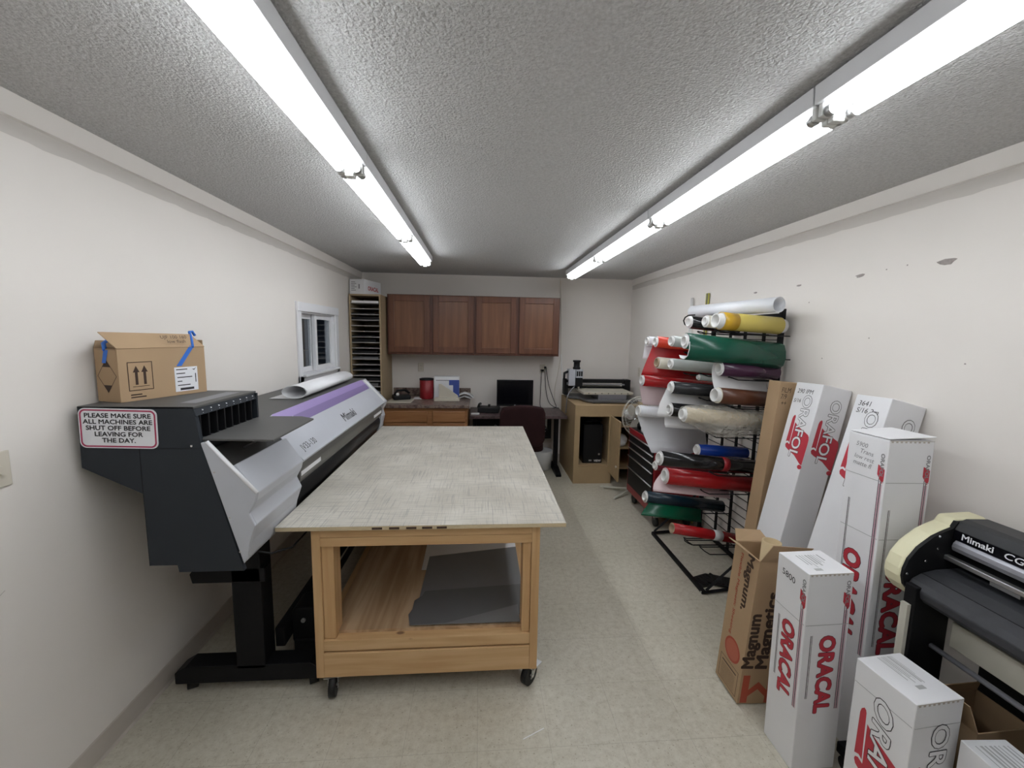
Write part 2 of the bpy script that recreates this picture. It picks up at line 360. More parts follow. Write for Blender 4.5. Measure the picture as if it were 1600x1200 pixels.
def struct(name, mb, mats, parent=None, bevel=0):
    if parent: return part(name, mb, mats, parent, bevel=bevel)
    o = solo(name, mb, mats, None, None, bevel=bevel); o['kind'] = 'structure'; return o

def text_mb(txt, size, offset=0.0, shear=0.0, sx=1.0, align='LEFT', spacing=1.0, lines=1.0):
    cu = bpy.data.curves.new('t', 'FONT'); cu.body = txt; cu.size = 1.0; cu.shear = shear
    cu.align_x = align; cu.space_character = spacing; cu.space_line = lines; cu.resolution_u = 3
    ob = bpy.data.objects.new('t', cu); col.objects.link(ob)
    dg = bpy.context.evaluated_depsgraph_get(); dg.update()
    me = bpy.data.meshes.new_from_object(ob.evaluated_get(dg))
    vs = [(v.co.x*sx*size, v.co.y*size, 0) for v in me.vertices]; fs = [tuple(p.vertices) for p in me.polygons]
    bpy.data.objects.remove(ob); bpy.data.curves.remove(cu); bpy.data.meshes.remove(me)
    if offset:                                  # bolder strokes: the glyphs thickened all round
        base, bf = vs, fs; vs, fs = [], []; k = 12
        for i in range(k):
            dx, dy = offset*math.cos(2*PI*i/k), offset*math.sin(2*PI*i/k); n = len(vs)
            vs += [(v[0]+dx, v[1]+dy, i*2e-5) for v in base]; fs += [tuple(j+n for j in f) for f in bf]
    return vs, fs
def frame_T(o, xd, yd, off=0.0006):
    x = Vector(xd).normalized(); y = Vector(yd); y = (y - y.dot(x)*x).normalized(); n = x.cross(y)
    m = Matrix((x, y, n)).transposed().to_4x4(); m.translation = Vector(o)+n*off
    return m
def lettering(name, txt, size, o, xd, yd, m, parent, local=True, off=0.0006, **kw):
    vs, fs = text_mb(txt, size, **kw); mb = MB().add(vs, fs, T=frame_T(o, xd, yd, off))
    return part(name, mb, m, parent, local=local)
def decal(mb, poly, o, xd, yd, off=0.0006, mi=0):
    return mb.add([(p[0], p[1], 0) for p in poly], [tuple(range(len(poly)))], mi, False, frame_T(o, xd, yd, off))
def rect(a, b, c, d): return [(a, b), (c, b), (c, d), (a, d)]
def rrect(w, h, r, n=6, cx=0, cy=0):
    pts = []
    for k, (sx, sy) in enumerate(((1, 1), (-1, 1), (-1, -1), (1, -1))):
        for i in range(n+1):
            a = PI/2*(k+i/n); pts.append((cx+sx*(w/2-r)+r*math.cos(a), cy+sy*(h/2-r)+r*math.sin(a)))
    return pts

# ------------------------------------------------------------------ room shell
XL, XR, D, CE, YB = -1.496, 1.98, 5.44, 2.44, -2.2
struct('floor', MB().box((XL-.1, YB-.1, -.1), (XR+.1, D+.1, 0)), 'floor')
struct('ceiling', MB().box((XL-.1, YB-.1, CE), (XR+.1, D+.1, CE+.1)), 'ceiling')
WY0, WY1, WZ0, WZ1 = 3.60, 4.42, 1.33, 1.865      # window opening
mb = MB()
mb.box((XL-.1, YB, 0), (XL, WY0, CE)); mb.box((XL-.1, WY1, 0), (XL, D, CE)); mb.box((XL-.1, WY0, 0), (XL, WY1, WZ0)); mb.box((XL-.1, WY0, WZ1), (XL, WY1, CE))
wl = struct('wall_left', mb, 'wall')
mb = MB()
for y, z, l, a in ((0.98, .62, .07, 30), (1.30, .85, .05, 25), (1.22, .70, .06, 50), (1.0, .40, .03, -40)):
    T = frame_T((XL, y, z), (0, 1, math.tan(R(a))), (0, 0, 1), 0.0)
    mb.add([(0, 0, .0006), (l, .002, .0006), (l, .005, .0006), (0, .003, .0006)], [(0, 1, 2, 3)], T=T)
struct('scuff_mark', mb, 'smudge', wl)
wr = struct('wall_right', MB().box((XR, YB, 0), (XR+.1, D, CE)), 'wall')
for y, z, s in ((1.685, 2.052, .046), (2.09, 2.046, .03), (2.515, 2.042, .022), (2.93, 2.038, .02)):
    n = 11; poly = []
    for i in range(n):
        a = 2*PI*i/n; k = random.uniform(.7, 1.1); poly.append((s*k*math.cos(a), s*.42*k*math.sin(a) if math.sin(a) < 0 else s*.22*k*math.sin(a)))
    mb = MB(); T = frame_T((XR, y, z), (0, -1, .05), (0, 0, 1), 0); mb.prism(poly, 2, 0, .0015, T=T); struct('paint_chip', mb, 'chip', wr)
mb = MB()
for y, z in ((1.85, 2.06), (1.95, 2.055), (2.42, 1.93), (1.56, 1.62), (2.0, 1.72), (2.28, 1.6)):
    mb.box((XR-.001, y-.003, z-.003), (XR, y+.003, z+.003))
struct('nail_hole', mb, 'chip', wr)
struct('wall_back', MB().box((XL, D, 0), (XR, D+.1, CE)), 'wall')
struct('wall_front', MB().box((XL, YB-.1, 0), (XR, YB, CE)), 'wall')
mb = MB(); pr = [(XL, 0), (XL+.014, 0), (XL+.008, .012), (XL+.004, .095), (XL, .10)]; mb.prism(pr, 1, YB, D); struct('baseboard_left', mb, 'base')
mb = MB(); pr = [(XR, 0), (XR-.014, 0), (XR-.008, .012), (XR-.004, .095), (XR, .10)]; mb.prism(pr, 1, YB, D); struct('baseboard_right', mb, 'base')
struct('baseboard_back', MB().box((XL, D-.006, 0), (XR, D, .10)), 'base')
# cove trim at the ceiling
mb = MB(); mb.prism([(XL, CE), (XL+.012, CE), (XL+.010, CE-.075), (XL, CE-.08)], 1, YB, D); struct('trim_1', mb, 'wall')
mb = MB(); mb.prism([(XR, CE), (XR-.012, CE), (XR-.010, CE-.075), (XR, CE-.08)], 1, YB, D); struct('trim_2', mb, 'wall')
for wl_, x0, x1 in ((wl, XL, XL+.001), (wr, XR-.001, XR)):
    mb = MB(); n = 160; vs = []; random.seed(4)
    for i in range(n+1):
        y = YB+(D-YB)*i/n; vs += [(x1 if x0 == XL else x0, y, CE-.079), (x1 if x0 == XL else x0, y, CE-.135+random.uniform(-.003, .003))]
    mb.add(vs, [(2*i, 2*i+2, 2*i+3, 2*i+1) for i in range(n)]); struct('grey_wall_band', mb, 'greyband', wl_)  # greyer band below each trim, uneven along its lower edge
# window with casing, two sliding sashes
win = bpy.data.objects.new('window_1', None); col.objects.link(win); win.location = (XL, (WY0+WY1)/2, WZ0); win['kind'] = 'structure'; WM[win.name] = Matrix.Translation(win.location)
mb = MB(); c = .075; x0, x1 = XL, XL+.018
mb.box((x0, WY0-c, WZ0-.06), (x1, WY0, WZ1+c)); mb.box((x0, WY1, WZ0-.06), (x1, WY1+c, WZ1+c)); mb.box((x0, WY0-c, WZ1), (x1+.006, WY1+c, WZ1+c)); mb.box((x0, WY0-c, WZ0-.07), (x1, WY1+c, WZ0))
struct('window_casing', mb, 'trimw', win, bevel=.004)
struct('window_sill', MB().box((XL-.1, WY0-.02, WZ0-.012), (XL+.045, WY1+.02, WZ0+.008)), 'trimw', win, bevel=.003)
mb = MB(); xa = XL-.1
mb.box((xa, WY0, WZ0), (XL, WY0+.012, WZ1)); mb.box((xa, WY1-.012, WZ0), (XL, WY1, WZ1)); mb.box((xa, WY0, WZ1-.012), (XL, WY1, WZ1))
struct('window_jamb', mb, 'trimw', win)
def sash(x, ya, yb, nm):
    mb = MB(); t = .045
    mb.box((x-.015, ya, WZ0+.01), (x+.015, ya+t, WZ1-.01)); mb.box((x-.015, yb-t, WZ0+.01), (x+.015, yb, WZ1-.01))
    mb.box((x-.015, ya+t, WZ0+.01), (x+.015, yb-t, WZ0+.01+t)); mb.box((x-.015, ya+t, WZ1-.01-t), (x+.015, yb-t, WZ1-.01))
    s = struct('window_sash', mb, 'trimw', win, bevel=.003)
    struct('window_glass', MB().box((x-.003, ya+t, WZ0+.055), (x+.003, yb-t, WZ1-.055)), 'glass', s)
sash(XL-.075, WY0+.01, WY0+.42, 'a'); sash(XL-.04, WY0+.38, WY1-.01, 'b')
# dim space beyond the window
struct('wall_beyond_window', MB().box((XL-1.4, 1.9, 0), (XL-1.3, 8.0, CE)), 'curtain')
mb = MB(); pts = []
for i in range(9): pts.append((XL-.55+.05*math.sin(i*1.9), 5.25+i*.06))
mb.ribbon([(p[0], p[1]) for p in pts], .6, CE, .01, axis=0, T=Matrix(((0, 1, 0, 0), (0, 0, 1, 0), (1, 0, 0, 0), (0, 0, 0, 1))))
solo('grey_curtain', mb, 'curtain', 'grey hanging cloth seen dimly through the small window', 'curtain')
solo('dark_cupboard', MB().box((XL-1.25, 4.75, 0), (XL-.75, 5.9, 1.45)), 'greysheet2', 'dark cupboard seen dimly through the small window', 'cupboard', loc=(XL-1.0, 5.3, 0))
mb = MB(); pr = []
for i in range(14): pr.append((XL-.70+.02*i, 1.60-.028*i+.010*math.sin(i*2.1)))
pr = [(XL-1.15, 1.455), (XL-.80, 1.458), (XL-.745, 1.45), (XL-.735, 1.38), (XL-.72, 1.25)]
mb.ribbon(pr, 4.85, 5.20, .006, axis=1); solo('reflection_cloth', mb, 'skyblue', 'pale blue cloth on the cupboard, standing in for a reflection in the window', 'cloth', loc=(XL-.9, 5.0, 1.452))  # added cloth, its pale blue stands in for a window reflection
# ------------------------------------------------------------------ fluorescent strip lights
def strip_light(x, y0, y1, label, group):
    t = thing('fluorescent_strip_light', label, 'ceiling light', (x, (y0+y1)/2, CE), group=group)
    g = .003
    part('housing', MB().prism([(x-.068, CE-.012), (x-.064, CE-.062), (x+.064, CE-.062), (x+.068, CE-.012), (x+.04, CE), (x-.04, CE)], 1, y0+g, y1-g), 'fixture', t, bevel=.002)
    zt = CE-.086
    for s in (-1, 1):
        tb = part('fluorescent_tube', MB().cyl((x+s*.034, y0+.035, zt), (x+s*.034, y1-.035, zt), .0155, 16), 'tube', t)
        for yy, q in ((y0+.022, 1), (y1-.022, -1)):
            part('tube_end_cap', MB().cyl((x+s*.034, yy, zt), (x+s*.034, yy+q*.02, zt), .0165, 14), 'steel', t)
    for yy in (y0+.012, y1-.012):
        mb = MB(); mb.box((x-.052, yy-.008, zt-.012), (x+.052, yy+.008, CE-.06)); mb.box((x-.018, yy-.011, zt-.024), (x+.018, yy+.011, CE-.06)); part('lamp_holder', mb, 'holder', t, bevel=.004)
    mb = MB()
    for yy in (y0+.05, y0+.085, y1-.05, y1-.085):
        for xx in (x+.015, x-.02):
            mb.box((xx-.003, yy-.008, CE-.0626), (xx+.003, yy+.008, CE-.061))
    part('knockout_slot', mb, 'darkslot', t)
xl, xr = -.535, 1.015
gl, gr = 'strip lights in the left ceiling row', 'strip lights in the right ceiling row'
strip_light(xl, .61, 1.83, 'double tube strip light nearest the viewer in the left ceiling row', gl)
strip_light(xl, 1.83, 3.05, 'double tube strip light in the middle of the left ceiling row', gl)
strip_light(xl, 3.05, 4.14, 'farthest strip light of the left ceiling row, towards the red-brown cabinets', gl)
strip_light(xl, -.61, .61, 'strip light of the left row passing over the viewer', gl)
strip_light(xr, -1.22, .0, 'strip light of the right row passing over the viewer', gr)
strip_light(xr, .0, 1.22, 'strip light at the top right corner of the picture, in the right row', gr)
strip_light(xr, 1.22, 2.42, 'second strip light from the viewer in the right ceiling row', gr)
strip_light(xr, 2.42, 3.62, 'third strip light from the viewer in the right ceiling row', gr)
strip_light(xr, 3.62, 4.76, 'farthest strip light of the right row, ending close to the back wall', gr)

# ------------------------------------------------------------------ outlets, cords on the walls
def outlet(x, y, z, nrm, label, kind='outlet'):
    rz = {'-y': 0, '+x': PI/2, '-x': -PI/2}[nrm]
    t = thing('wall_outlet', label, 'wall outlet', (x, y, z), (0, 0, rz))
    part('cover_plate', MB().box((-.035, -.006, -.057), (.035, 0, .057)), 'ivory', t, local=True, bevel=.003)
    if kind == 'outlet':
        for s in (-1, 1):
            part('socket', MB().prism(rrect(.034, .028, .012, cy=s*.02), 1, -.008, -.004), 'beige', t, local=True)
    else:
        mb = MB().tube([(0, -.02, 0), (0, 0, 0)], .013, 20); part('round_knob', mb, 'ivory', t, local=True)
    return t
outlet(-.77, D, 1.262, '-y', 'ivory double socket on back wall above the red canister')
outlet(.815, D, 1.262, '-y', 'socket on back wall with black plugs and cords hanging from it')
outlet(XL, 1.365, 1.26, '+x', 'ivory wall plate at the left edge of the picture', 'knob')
outlet(XR, 5.05, 1.262, '-x', 'ivory wall plate on right wall beyond the vinyl rolls')
def cord(name, pts, r, m, label, cat='cord', cyc=3):
    P = [Vector(p) for p in pts]; out = []
    for i in range(len(P)-1):
        a, b, c, d = P[max(i-1, 0)], P[i], P[i+1], P[min(i+2, len(P)-1)]
        for k in range(6):
            t = k/6; out.append(0.5*((2*b)+(c-a)*t+(2*a-5*b+4*c-d)*t*t+(3*b-a-3*c+d)*t**3))
    out.append(P[-1])
    return MB().tube(out, r, 7), m, label, cat
def add_cord(name, pts, r, m, label, cat='cord'):
    mb, m, label, cat = cord(name, pts, r, m, label, cat); return solo(name, mb, m, label, cat, loc=pts[-1])
mb = MB().box((.79, D-.03, 1.225), (.83, D-.008, 1.25)); mb.box((.835, D-.028, 1.265), (.862, D-.008, 1.29))
pl = solo('power_plug', mb, 'black', 'black plugs pushed into the back wall socket right of the monitor', 'plug', loc=(.82, D-.02, 1.25))
add_cord('hanging_cable', [(.80, D-.03, 1.225), (.795, D-.03, 1.0), (.79, D-.04, .80), (.80, D-.08, .748)], .004, 'black', 'straight black cord dropping from socket to the desk, leftmost of three')
add_cord('hanging_cable', [(.845, D-.03, 1.27), (.86, D-.04, 1.0), (.90, D-.06, .83), (.96, D-.09, .77), (1.03, D-.12, .752)], .004, 'black', 'slack black cord curving from socket to the desk, middle of three')
add_cord('hanging_cable', [(.86, D-.03, 1.27), (.90, D-.03, 1.05), (.97, D-.05, .85), (1.0, D-.08, .765), (.95, D-.10, .750)], .004, 'black', 'black cord slanting right from socket to the desk, rightmost of three')
add_cord('light_cord', [(1.015, D-.01, CE-.01), (1.035, D-.01, 2.1), (1.045, D-.01, 1.7), (1.05, D-.01, 1.43), (1.02, D-.015, 1.2), (.985, D-.02, 1.0), (.99, D-.03, .78)], .0045, 'ivory', 'thin ivory cord running down the back wall from the right light row')
add_cord('white_cable', [(1.08, D-.05, .965), (1.08, D-.02, 1.1), (1.07, D-.012, 1.3), (1.055, D-.012, 1.45)], .006, 'white', 'white cable hanging on back wall just left of the engraving machine')

# ------------------------------------------------------------------ wall cabinets
def wall_cabinet(x0, x1, label):
    zb, zt, yf = 1.44, 2.155, D-.32
    t = thing('wall_cabinet', label, 'wall cabinet', ((x0+x1)/2, D, zb), group='red-brown wall cabinets over the counter')
    mb = MB(); mb.box((x0, yf, zb), (x1, D-.002, zt)); part('cabinet_body', mb, 'cherrydark', t, bevel=.002)
    half = (x1-x0)/2
    for k in range(2):
        a = x0+k*half+(.016 if k == 0 else .020); b = x0+(k+1)*half-(.020 if k == 0 else .016); y0 = yf-.02; fr = .066
        mb = MB(); z0, z1 = zb+.028, zt-.012
        mb.box((a, y0, z0), (a+fr, yf-.001, z1)); mb.box((b-fr, y0, z0), (b, yf-.001, z1)); mb.box((a+fr, y0, z0), (b-fr, yf-.001, z0+fr)); mb.box((a+fr, y0, z1-fr), (b-fr, yf-.001, z1))
        d = part('door', mb, 'cherry', t, bevel=.004)
        part('door_panel', MB().box((a+fr-.002, y0+.013, z0+fr-.002), (b-fr+.002, yf-.001, z1-fr+.002)), 'cherrypanel', d)
wall_cabinet(-1.115, -.075, 'left two-door red-brown wooden wall cabinet beside the tall sheet rack')
wall_cabinet(-.073, .965, 'right two-door red-brown wooden wall cabinet above the desk')

# ------------------------------------------------------------------ base cabinet, counter
zc = .895; yb0 = 4.72
t = thing('drawer_base_cabinet', 'honey oak base cabinet with drawers under the granite look counter', 'cabinet', (-.63, 5.05, 0))
mb = MB(); mb.box((-1.09, yb0, .10), (-.145, D-.01, zc-.04)); mb.box((-1.07, yb0+.06, 0), (-.165, D-.02, .10)); part('cabinet_body', mb, 'oak', t, bevel=.002)
for a, b in ((-1.072, -.60), (-.54, -.172)):
    for z0, z1 in ((.695, .82), (.54, .68), (.34, .525), (.125, .325)):
        part('drawer', MB().box((a, yb0-.02, z0), (b, yb0-.001, z1)), 'oak', t, bevel=.006)
mb = MB().box((-1.115, yb0-.03, zc-.038), (-.128, D-.003, zc)); ct = thing('countertop', 'speckled brown laminate countertop with short backsplash on the oak cabinet', 'countertop', (-.62, 5.0, zc-.038))
part('counter_slab', mb, 'laminate', ct, bevel=.004)
part('backsplash', MB().box((-1.115, D-.022, zc), (-.128, D-.003, zc+.10)), 'laminate', ct, bevel=.003)
# counter items
t = thing('red_canister', 'dark red open canister standing on the counter beside the white box', 'canister', (-.665, 5.18, zc))
part('canister_wall', MB().lathe([(0, 0), (.083, 0), (.086, .01), (.085, .245), (.080, .247), (.078, .02), (0, .02)], (-.665, 5.18, zc)), 'red', t)
part('rim', MB().lathe([(.087, .23), (.087, .25), (.079, .25), (.079, .23)], (-.665, 5.18, zc)), 'black', t)
t = thing('paper_box', 'white and blue carton standing upright behind the acrylic stand', 'box', (-.42, 5.21, zc), (0, 0, R(2)))
part('carton', MB().box((-.155, -.06, 0), (.155, .06, .275)), 'paper', t, local=True, bevel=.004)
mb = MB(); decal(mb, [(.155, .02), (.155, .235), (.03, .235), (.03, .17), (.08, .17), (.08, .05), (.11, .02)], (0, -.06, 0), (1, 0, 0), (0, 0, 1)); part('blue_print', mb, 'blueprint', t, local=True)
mb = MB(); decal(mb, rect(-.13, .225, .03, .235), (0, -.06, 0), (1, 0, 0), (0, 0, 1)); part('header_line', mb, 'inkg', t, local=True)
t = thing('acrylic_stand', 'beige triangular stand in front of the white carton on the counter', 'stand', (-.40, 5.03, zc))
mb = MB(); mb.box((-.55, 4.95, zc), (-.25, 5.06, zc+.035)); part('base', mb, 'beige', t, bevel=.006)
mb = MB(); P = [(-.50, zc+.035), (-.27, zc+.035), (-.27, zc+.06), (-.47, zc+.20), (-.50, zc+.20)]
mb.prism(P, 1, 5.02, 5.035); part('triangle_plate', mb, 'beige', t, bevel=.003)
t = MB(); pr = [(-.29, zc+.004), (-.25, zc+.05), (-.20, zc+.065), (-.14, zc+.05), (-.10, zc+.02), (-.085, zc+.004)]
t.ribbon(pr, 5.16, 5.34, .004, axis=1); t.ribbon([(a, b-.0) for a, b in [(-.28, zc+.002), (-.2, zc+.03), (-.11, zc+.002)]], 5.14, 5.3, .003, axis=1)
solo('crumpled_paper', t, 'paper', 'crumpled white printed papers at the right end of the counter', 'paper', loc=(-.19, 5.24, zc))
solo('grey_board', MB().box((-1.07, 4.80, zc), (-.80, 5.08, zc+.012)), 'beige', 'light grey flat board lying on the counter left end', 'board', loc=(-.93, 4.94, zc), bevel=.002)
solo('paper_stack', MB().box((-.82, 5.12, zc), (-.72, 5.25, zc+.008)), 'paper', 'small white paper lying beside the red canister', 'paper', loc=(-.77, 5.2, zc))
t = thing('label_maker', 'black hand device with a white knob on the grey board', 'device', (-.95, 5.04, zc+.012), (0, 0, R(20)))
part('body', MB().box((-.10, -.08, 0), (.10, .08, .05)), 'black', t, local=True, bevel=.012)
part('handle', MB().tube([(-.08, 0, .05), (-.04, .03, .10), (.05, .05, .10), (.11, .05, .06)], .014, 10), 'black', t, local=True)
part('white_knob', MB().lathe([(0, 0), (.018, 0), (.02, .02), (.012, .032), (0, .034)], (-.05, -.05, .05)), 'white', t, local=True)

# ------------------------------------------------------------------ tall sheet rack
t = thing('sheet_rack', 'tall tan wooden rack of narrow slots in the back left corner', 'rack', (-1.30, 5.15, 0))
sx0, sx1, sy0, sy1, szt = -1.486, -1.135, 4.88, 5.43, 2.125
mb = MB().box((sx0, sy0, 0), (sx0+.018, sy1, szt)); part('side_panel', mb, 'shelfside', t)
mb = MB().box((sx1-.018, sy0, 0), (sx1, sy1, szt)); part('side_panel', mb, 'shelfside', t)
part('back_panel', MB().box((sx0+.018, sy1-.008, 0), (sx1-.018, sy1, szt)), 'shelfside', t)
part('top_panel', MB().box((sx0+.018, sy0, szt-.018), (sx1-.018, sy1-.008, szt)), 'shelfside', t)
nz = 24; zs = [2.03-i*.0635 for i in range(nz)]
for z in zs: part('shelf', MB().box((sx0+.018, sy0+.004, z-.008), (sx1-.018, sy1-.008, z)), 'shelfedge', t)
solo('white_panel_stack', MB().box((sx0+.03, sy0+.002, zs[0]), (sx1-.025, sy0+.45, zs[0]+.022)), 'whitesheet', 'white sheets in the top slot of the tall tan rack', 'sheets', loc=(-1.3, 5.1, zs[0]))
for k in (2, 3, 6, 7, 9, 10, 12, 14, 15, 17, 18):
    h = random.uniform(.012, .038); x1 = sx1-.022-random.uniform(0, .05)
    mb = MB(); mb.box((sx0+.022, sy0+.012, zs[k]), (x1, sy0+.46, zs[k]+h))
    solo('stacked_sheets', mb, random.choice(['greysheet2', 'black', 'black']), 'thin dark sheets lying in a slot of the tall tan rack', 'sheets', loc=(-1.3, 5.1, zs[k]), group='dark sheets in the slots of the tall rack')
# white carton on top of the rack
t = thing('small_carton', 'small white carton with red lettering on top of the tall rack', 'box', (-1.40, 4.93, szt), (0, 0, R(-14)))
part('carton', MB().box((-.08, -.03, 0), (.10, .36, .165)), 'whitecard', t, local=True, bevel=.002)
lettering('red_lettering', 'ORACAL', .065, (.10, .05, .05), (0, 1, 0), (0, 0, 1), 'inkred', t, offset=.002, sx=.95)
mb = MB()
for i in range(6): decal(mb, rect(-.06, .04+i*.018, .0+random.uniform(-.02, .02), .047+i*.018), (0, -.03, 0), (1, 0, 0), (0, 0, 1))
decal(mb, rect(.03, .06, .045, .11), (0, -.03, 0), (1, 0, 0), (0, 0, 1)); part('printed_label', mb, 'inkg', t, local=True)

# ------------------------------------------------------------------ desk, monitor, chair
t = thing('computer_desk', 'low dark laminate desk with black legs below the right wall cabinet', 'desk', (.45, 5.1, 0))
zd = .74; mb = MB().box((-.125, 4.84, zd-.035), (1.045, D-.005, zd)); part('desktop', mb, 'desktop', t, bevel=.004)
for x in (-.09, .93):
    mb = MB(); mb.box((x, 5.02, .05), (x+.045, 5.12, zd-.035)); mb.prism([(4.80, 0), (4.80, .03), (5.0, .07), (5.2, .07), (5.36, .03), (5.36, 0)], 0, x-.01, x+.055); part('leg', mb, 'blackmetal', t, bevel=.004)
part('modesty_panel', MB().box((-.05, 5.3, .35), (.93, 5.315, zd-.035)), 'black', t)
t = thing('computer_monitor', 'black flat screen monitor switched off on the desk', 'monitor', (.435, 5.19, zd))
part('screen', MB().box((.205, 5.165, .805), (.665, 5.20, 1.135)), 'black', t, bevel=.004)
part('display', MB().box((.217, 5.163, .83), (.653, 5.166, 1.123)), 'blackgloss', t)
mb = MB().box((.40, 5.20, .76), (.47, 5.225, .95)); mb.prism(rrect(.24, .18, .03, cx=.435, cy=5.22), 2, zd, zd+.014); part('stand', mb, 'black', t)
lg = MB().lathe([(0, 0), (.008, 0), (.008, .001)], (0, 0, 0), 16); mb = MB(); mb.prism([(.427, .812), (.443, .812), (.443, .824), (.427, .824)], 1, 5.1625, 5.165); part('maker_badge', mb, 'inkg', t)
t = thing('desk_telephone', 'low black desk device with raised left edge left of the monitor', 'telephone', (.10, 5.16, zd), (0, 0, R(-6)))
part('base', MB().prism([(-.14, 0), (.13, 0), (.13, .05), (-.14, .065)], 0, -.12, .14), 'black', t, local=True, bevel=.01)
part('handset', MB().tube([(-.11, -.11, .07), (-.115, 0, .085), (-.11, .1, .075)], [.018, .014, .018], 10), 'black', t, local=True)
part('dial_knob', MB().cyl((.01, .02, .055), (.01, .02, .085), .016), 'black', t, local=True)
solo('sticky_note_pad', MB().box((-.11, 4.93, zd), (-.01, 5.01, zd+.008)), 'paper', 'small white note pad on the left front of the desk', 'note pad', loc=(-.06, 4.97, zd))
solo('white_keyboard', MB().box((.27, 5.0, zd), (.42, 5.07, zd+.014)), 'white', 'small pale object on the desk under the monitor left side', 'keyboard', loc=(.35, 5.03, zd), bevel=.004)
# chair
t = thing('office_chair', 'dark maroon office chair with its back to the viewer at the desk', 'chair', (.46, 4.50, 0))
cx, cyy = .455, 4.36
vs = MB(); n = 14; rows = 12
def chair_back(th):
    out = []
    for i in range(rows+1):
        v = i/rows; z = .50+v*.46; hw = .245*(1-.10*max(0, (v-.75)/.25)**2-.22*max(0, (.2-v)/.2)**2)
        r = []
        for j in range(n+1):
            u = j/n*2-1; zz = z - (.035*u*u if v > .9 else .02*u*u*v); r.append((cx+u*hw, cyy+.05*(1-u*u)*-1+.05*v*-.6+th, zz))
        out.append(r)
    return out
A, B = chair_back(0), chair_back(.07); pts = [p for r in A for p in r]+[p for r in B for p in r]; off = (rows+1)*(n+1); fs = []
for i in range(rows):
    for j in range(n):
        a = i*(n+1)+j; fs += [(a, a+1, a+n+2, a+n+1), (off+a, off+a+n+1, off+a+n+2, off+a+1)]
for i in range(rows):
    a = i*(n+1); b = a+n; fs += [(a, a+n+1, off+a+n+1, off+a), (b, off+b, off+b+n+1, b+n+1)]
for j in range(n):
    a = rows*(n+1)+j; fs += [(j, off+j, off+j+1, j+1), (a, a+1, off+a+1, off+a)]
part('backrest', MB().add(pts, fs, 0, True), 'chairfab', t, bevel=.012)
part('seat', MB().prism(rrect(.50, .46, .09, cx=cx, cy=4.64), 2, .42, .51), 'chairfab', t, bevel=.02)
part('back_bracket', MB().tube([(cx, 4.60, .41), (cx, 4.40, .42), (cx, 4.36, .55)], .02, 8), 'black', t)
part('gas_column', MB().cyl((cx, 4.62, .08), (cx, 4.62, .42), .028), 'black', t)
for k in range(5):
    a = 2*PI*k/5+.35; ex, ey = cx+.29*math.cos(a), 4.62+.29*math.sin(a)
    lg = part('base_arm', MB().tube([(cx, 4.62, .10), (cx+.15*math.cos(a), 4.62+.15*math.sin(a), .095), (ex, ey, .075)], [.028, .022, .016], 8), 'black', t)
    T = Matrix.Translation((ex, ey, .028)) @ Matrix.Rotation(a*2, 4, 'Z'); mb = MB(); mb.ring(-.025, -.006, .028, .004, 18, T=T); mb.ring(.006, .025, .028, .004, 18, T=T); part('caster_wheel', mb, 'rubber', lg)
for s in (-1, 1):
    part('armrest', MB().tube([(cx+s*.25, 4.78, .46), (cx+s*.28, 4.76, .62), (cx+s*.28, 4.66, .66), (cx+s*.28, 4.50, .655)], .018, 8), 'black', t)
mb = MB().lathe([(0, 0), (.10, 0), (.12, .01), (.135, .24), (.13, .245), (.115, .02), (0, .02)], (.79, 5.14, 0)); solo('waste_bin', mb, 'white', 'white bin half hidden behind the office chair', 'waste bin', loc=(.79, 5.14, 0))
solo('white_speaker', MB().box((.70, 5.17, zd-.275), (.86, 5.29, zd-.036)), 'white', 'pale rounded unit hanging under the desk right of the chair back', 'unit', loc=(.78, 5.23, zd-.036), bevel=.03)

# ------------------------------------------------------------------ engraver cabinet
zq = .92; qx0, qx1, qy0, qy1 = 1.075, 1.93, 4.58, 5.40
t = thing('machine_cabinet', 'tan board cabinet with open door carrying the engraving machine', 'cabinet', (1.4, 4.98, 0))
part('side_panel', MB().box((qx0, qy0, 0), (qx0+.02, qy1, zq-.02)), 'mdf', t)
part('side_panel', MB().box((qx1-.02, qy0, 0), (qx1, qy1, zq-.02)), 'mdf', t)
part('divider_panel', MB().box((1.50, qy0+.02, 0), (1.52, qy1, zq-.02)), 'mdf', t)
part('top_panel', MB().box((qx0, qy0, zq-.02), (qx1, qy1, zq)), 'mdf', t, bevel=.001)
part('back_panel', MB().box((qx0+.02, qy1-.01, 0), (qx1-.02, qy1, zq-.02)), 'mdf', t)
mb = MB(); mb.box((qx0+.02, qy0, zq-.13), (qx1-.02, qy0+.018, zq-.02)); mb.box((qx0+.02, qy0, 0), (1.52, qy0+.018, .20)); mb.box((qx0+.02, qy0, .20), (1.135, qy0+.018, zq-.13)); mb.box((1.475, qy0, .20), (1.52, qy0+.018, zq-.13))
part('front_frame', mb, 'mdf', t)
part('inner_shelf', MB().box((qx0+.02, qy0+.02, .20), (1.50, qy1-.01, .218)), 'mdf', t)
for z in (.16, .40, .66): part('shelf', MB().box((1.52, qy0+.03, z), (qx1-.02, qy1-.01, z+.018)), 'mdf', t)
dr = part('door', MB().box((0, -.34, .14), (.018, 0, .80), T=Matrix.Translation((1.49, qy0-.002, 0)) @ Matrix.Rotation(R(-2), 4, 'Z')), 'mdf', t, bevel=.001)
part('door_knob', MB().lathe([(0, 0), (.008, 0), (.014, .015), (0, .02)], T=Matrix.Translation((1.49, qy0-.002, 0)) @ Matrix.Rotation(R(-2), 4, 'Z') @ Matrix.Translation((0, -.31, .3)) @ Matrix.Rotation(R(-90), 4, 'Y')), 'ivory', dr)
t = thing('computer_tower', 'black computer tower inside the left opening of the tan cabinet', 'computer', (1.32, 4.85, .218))
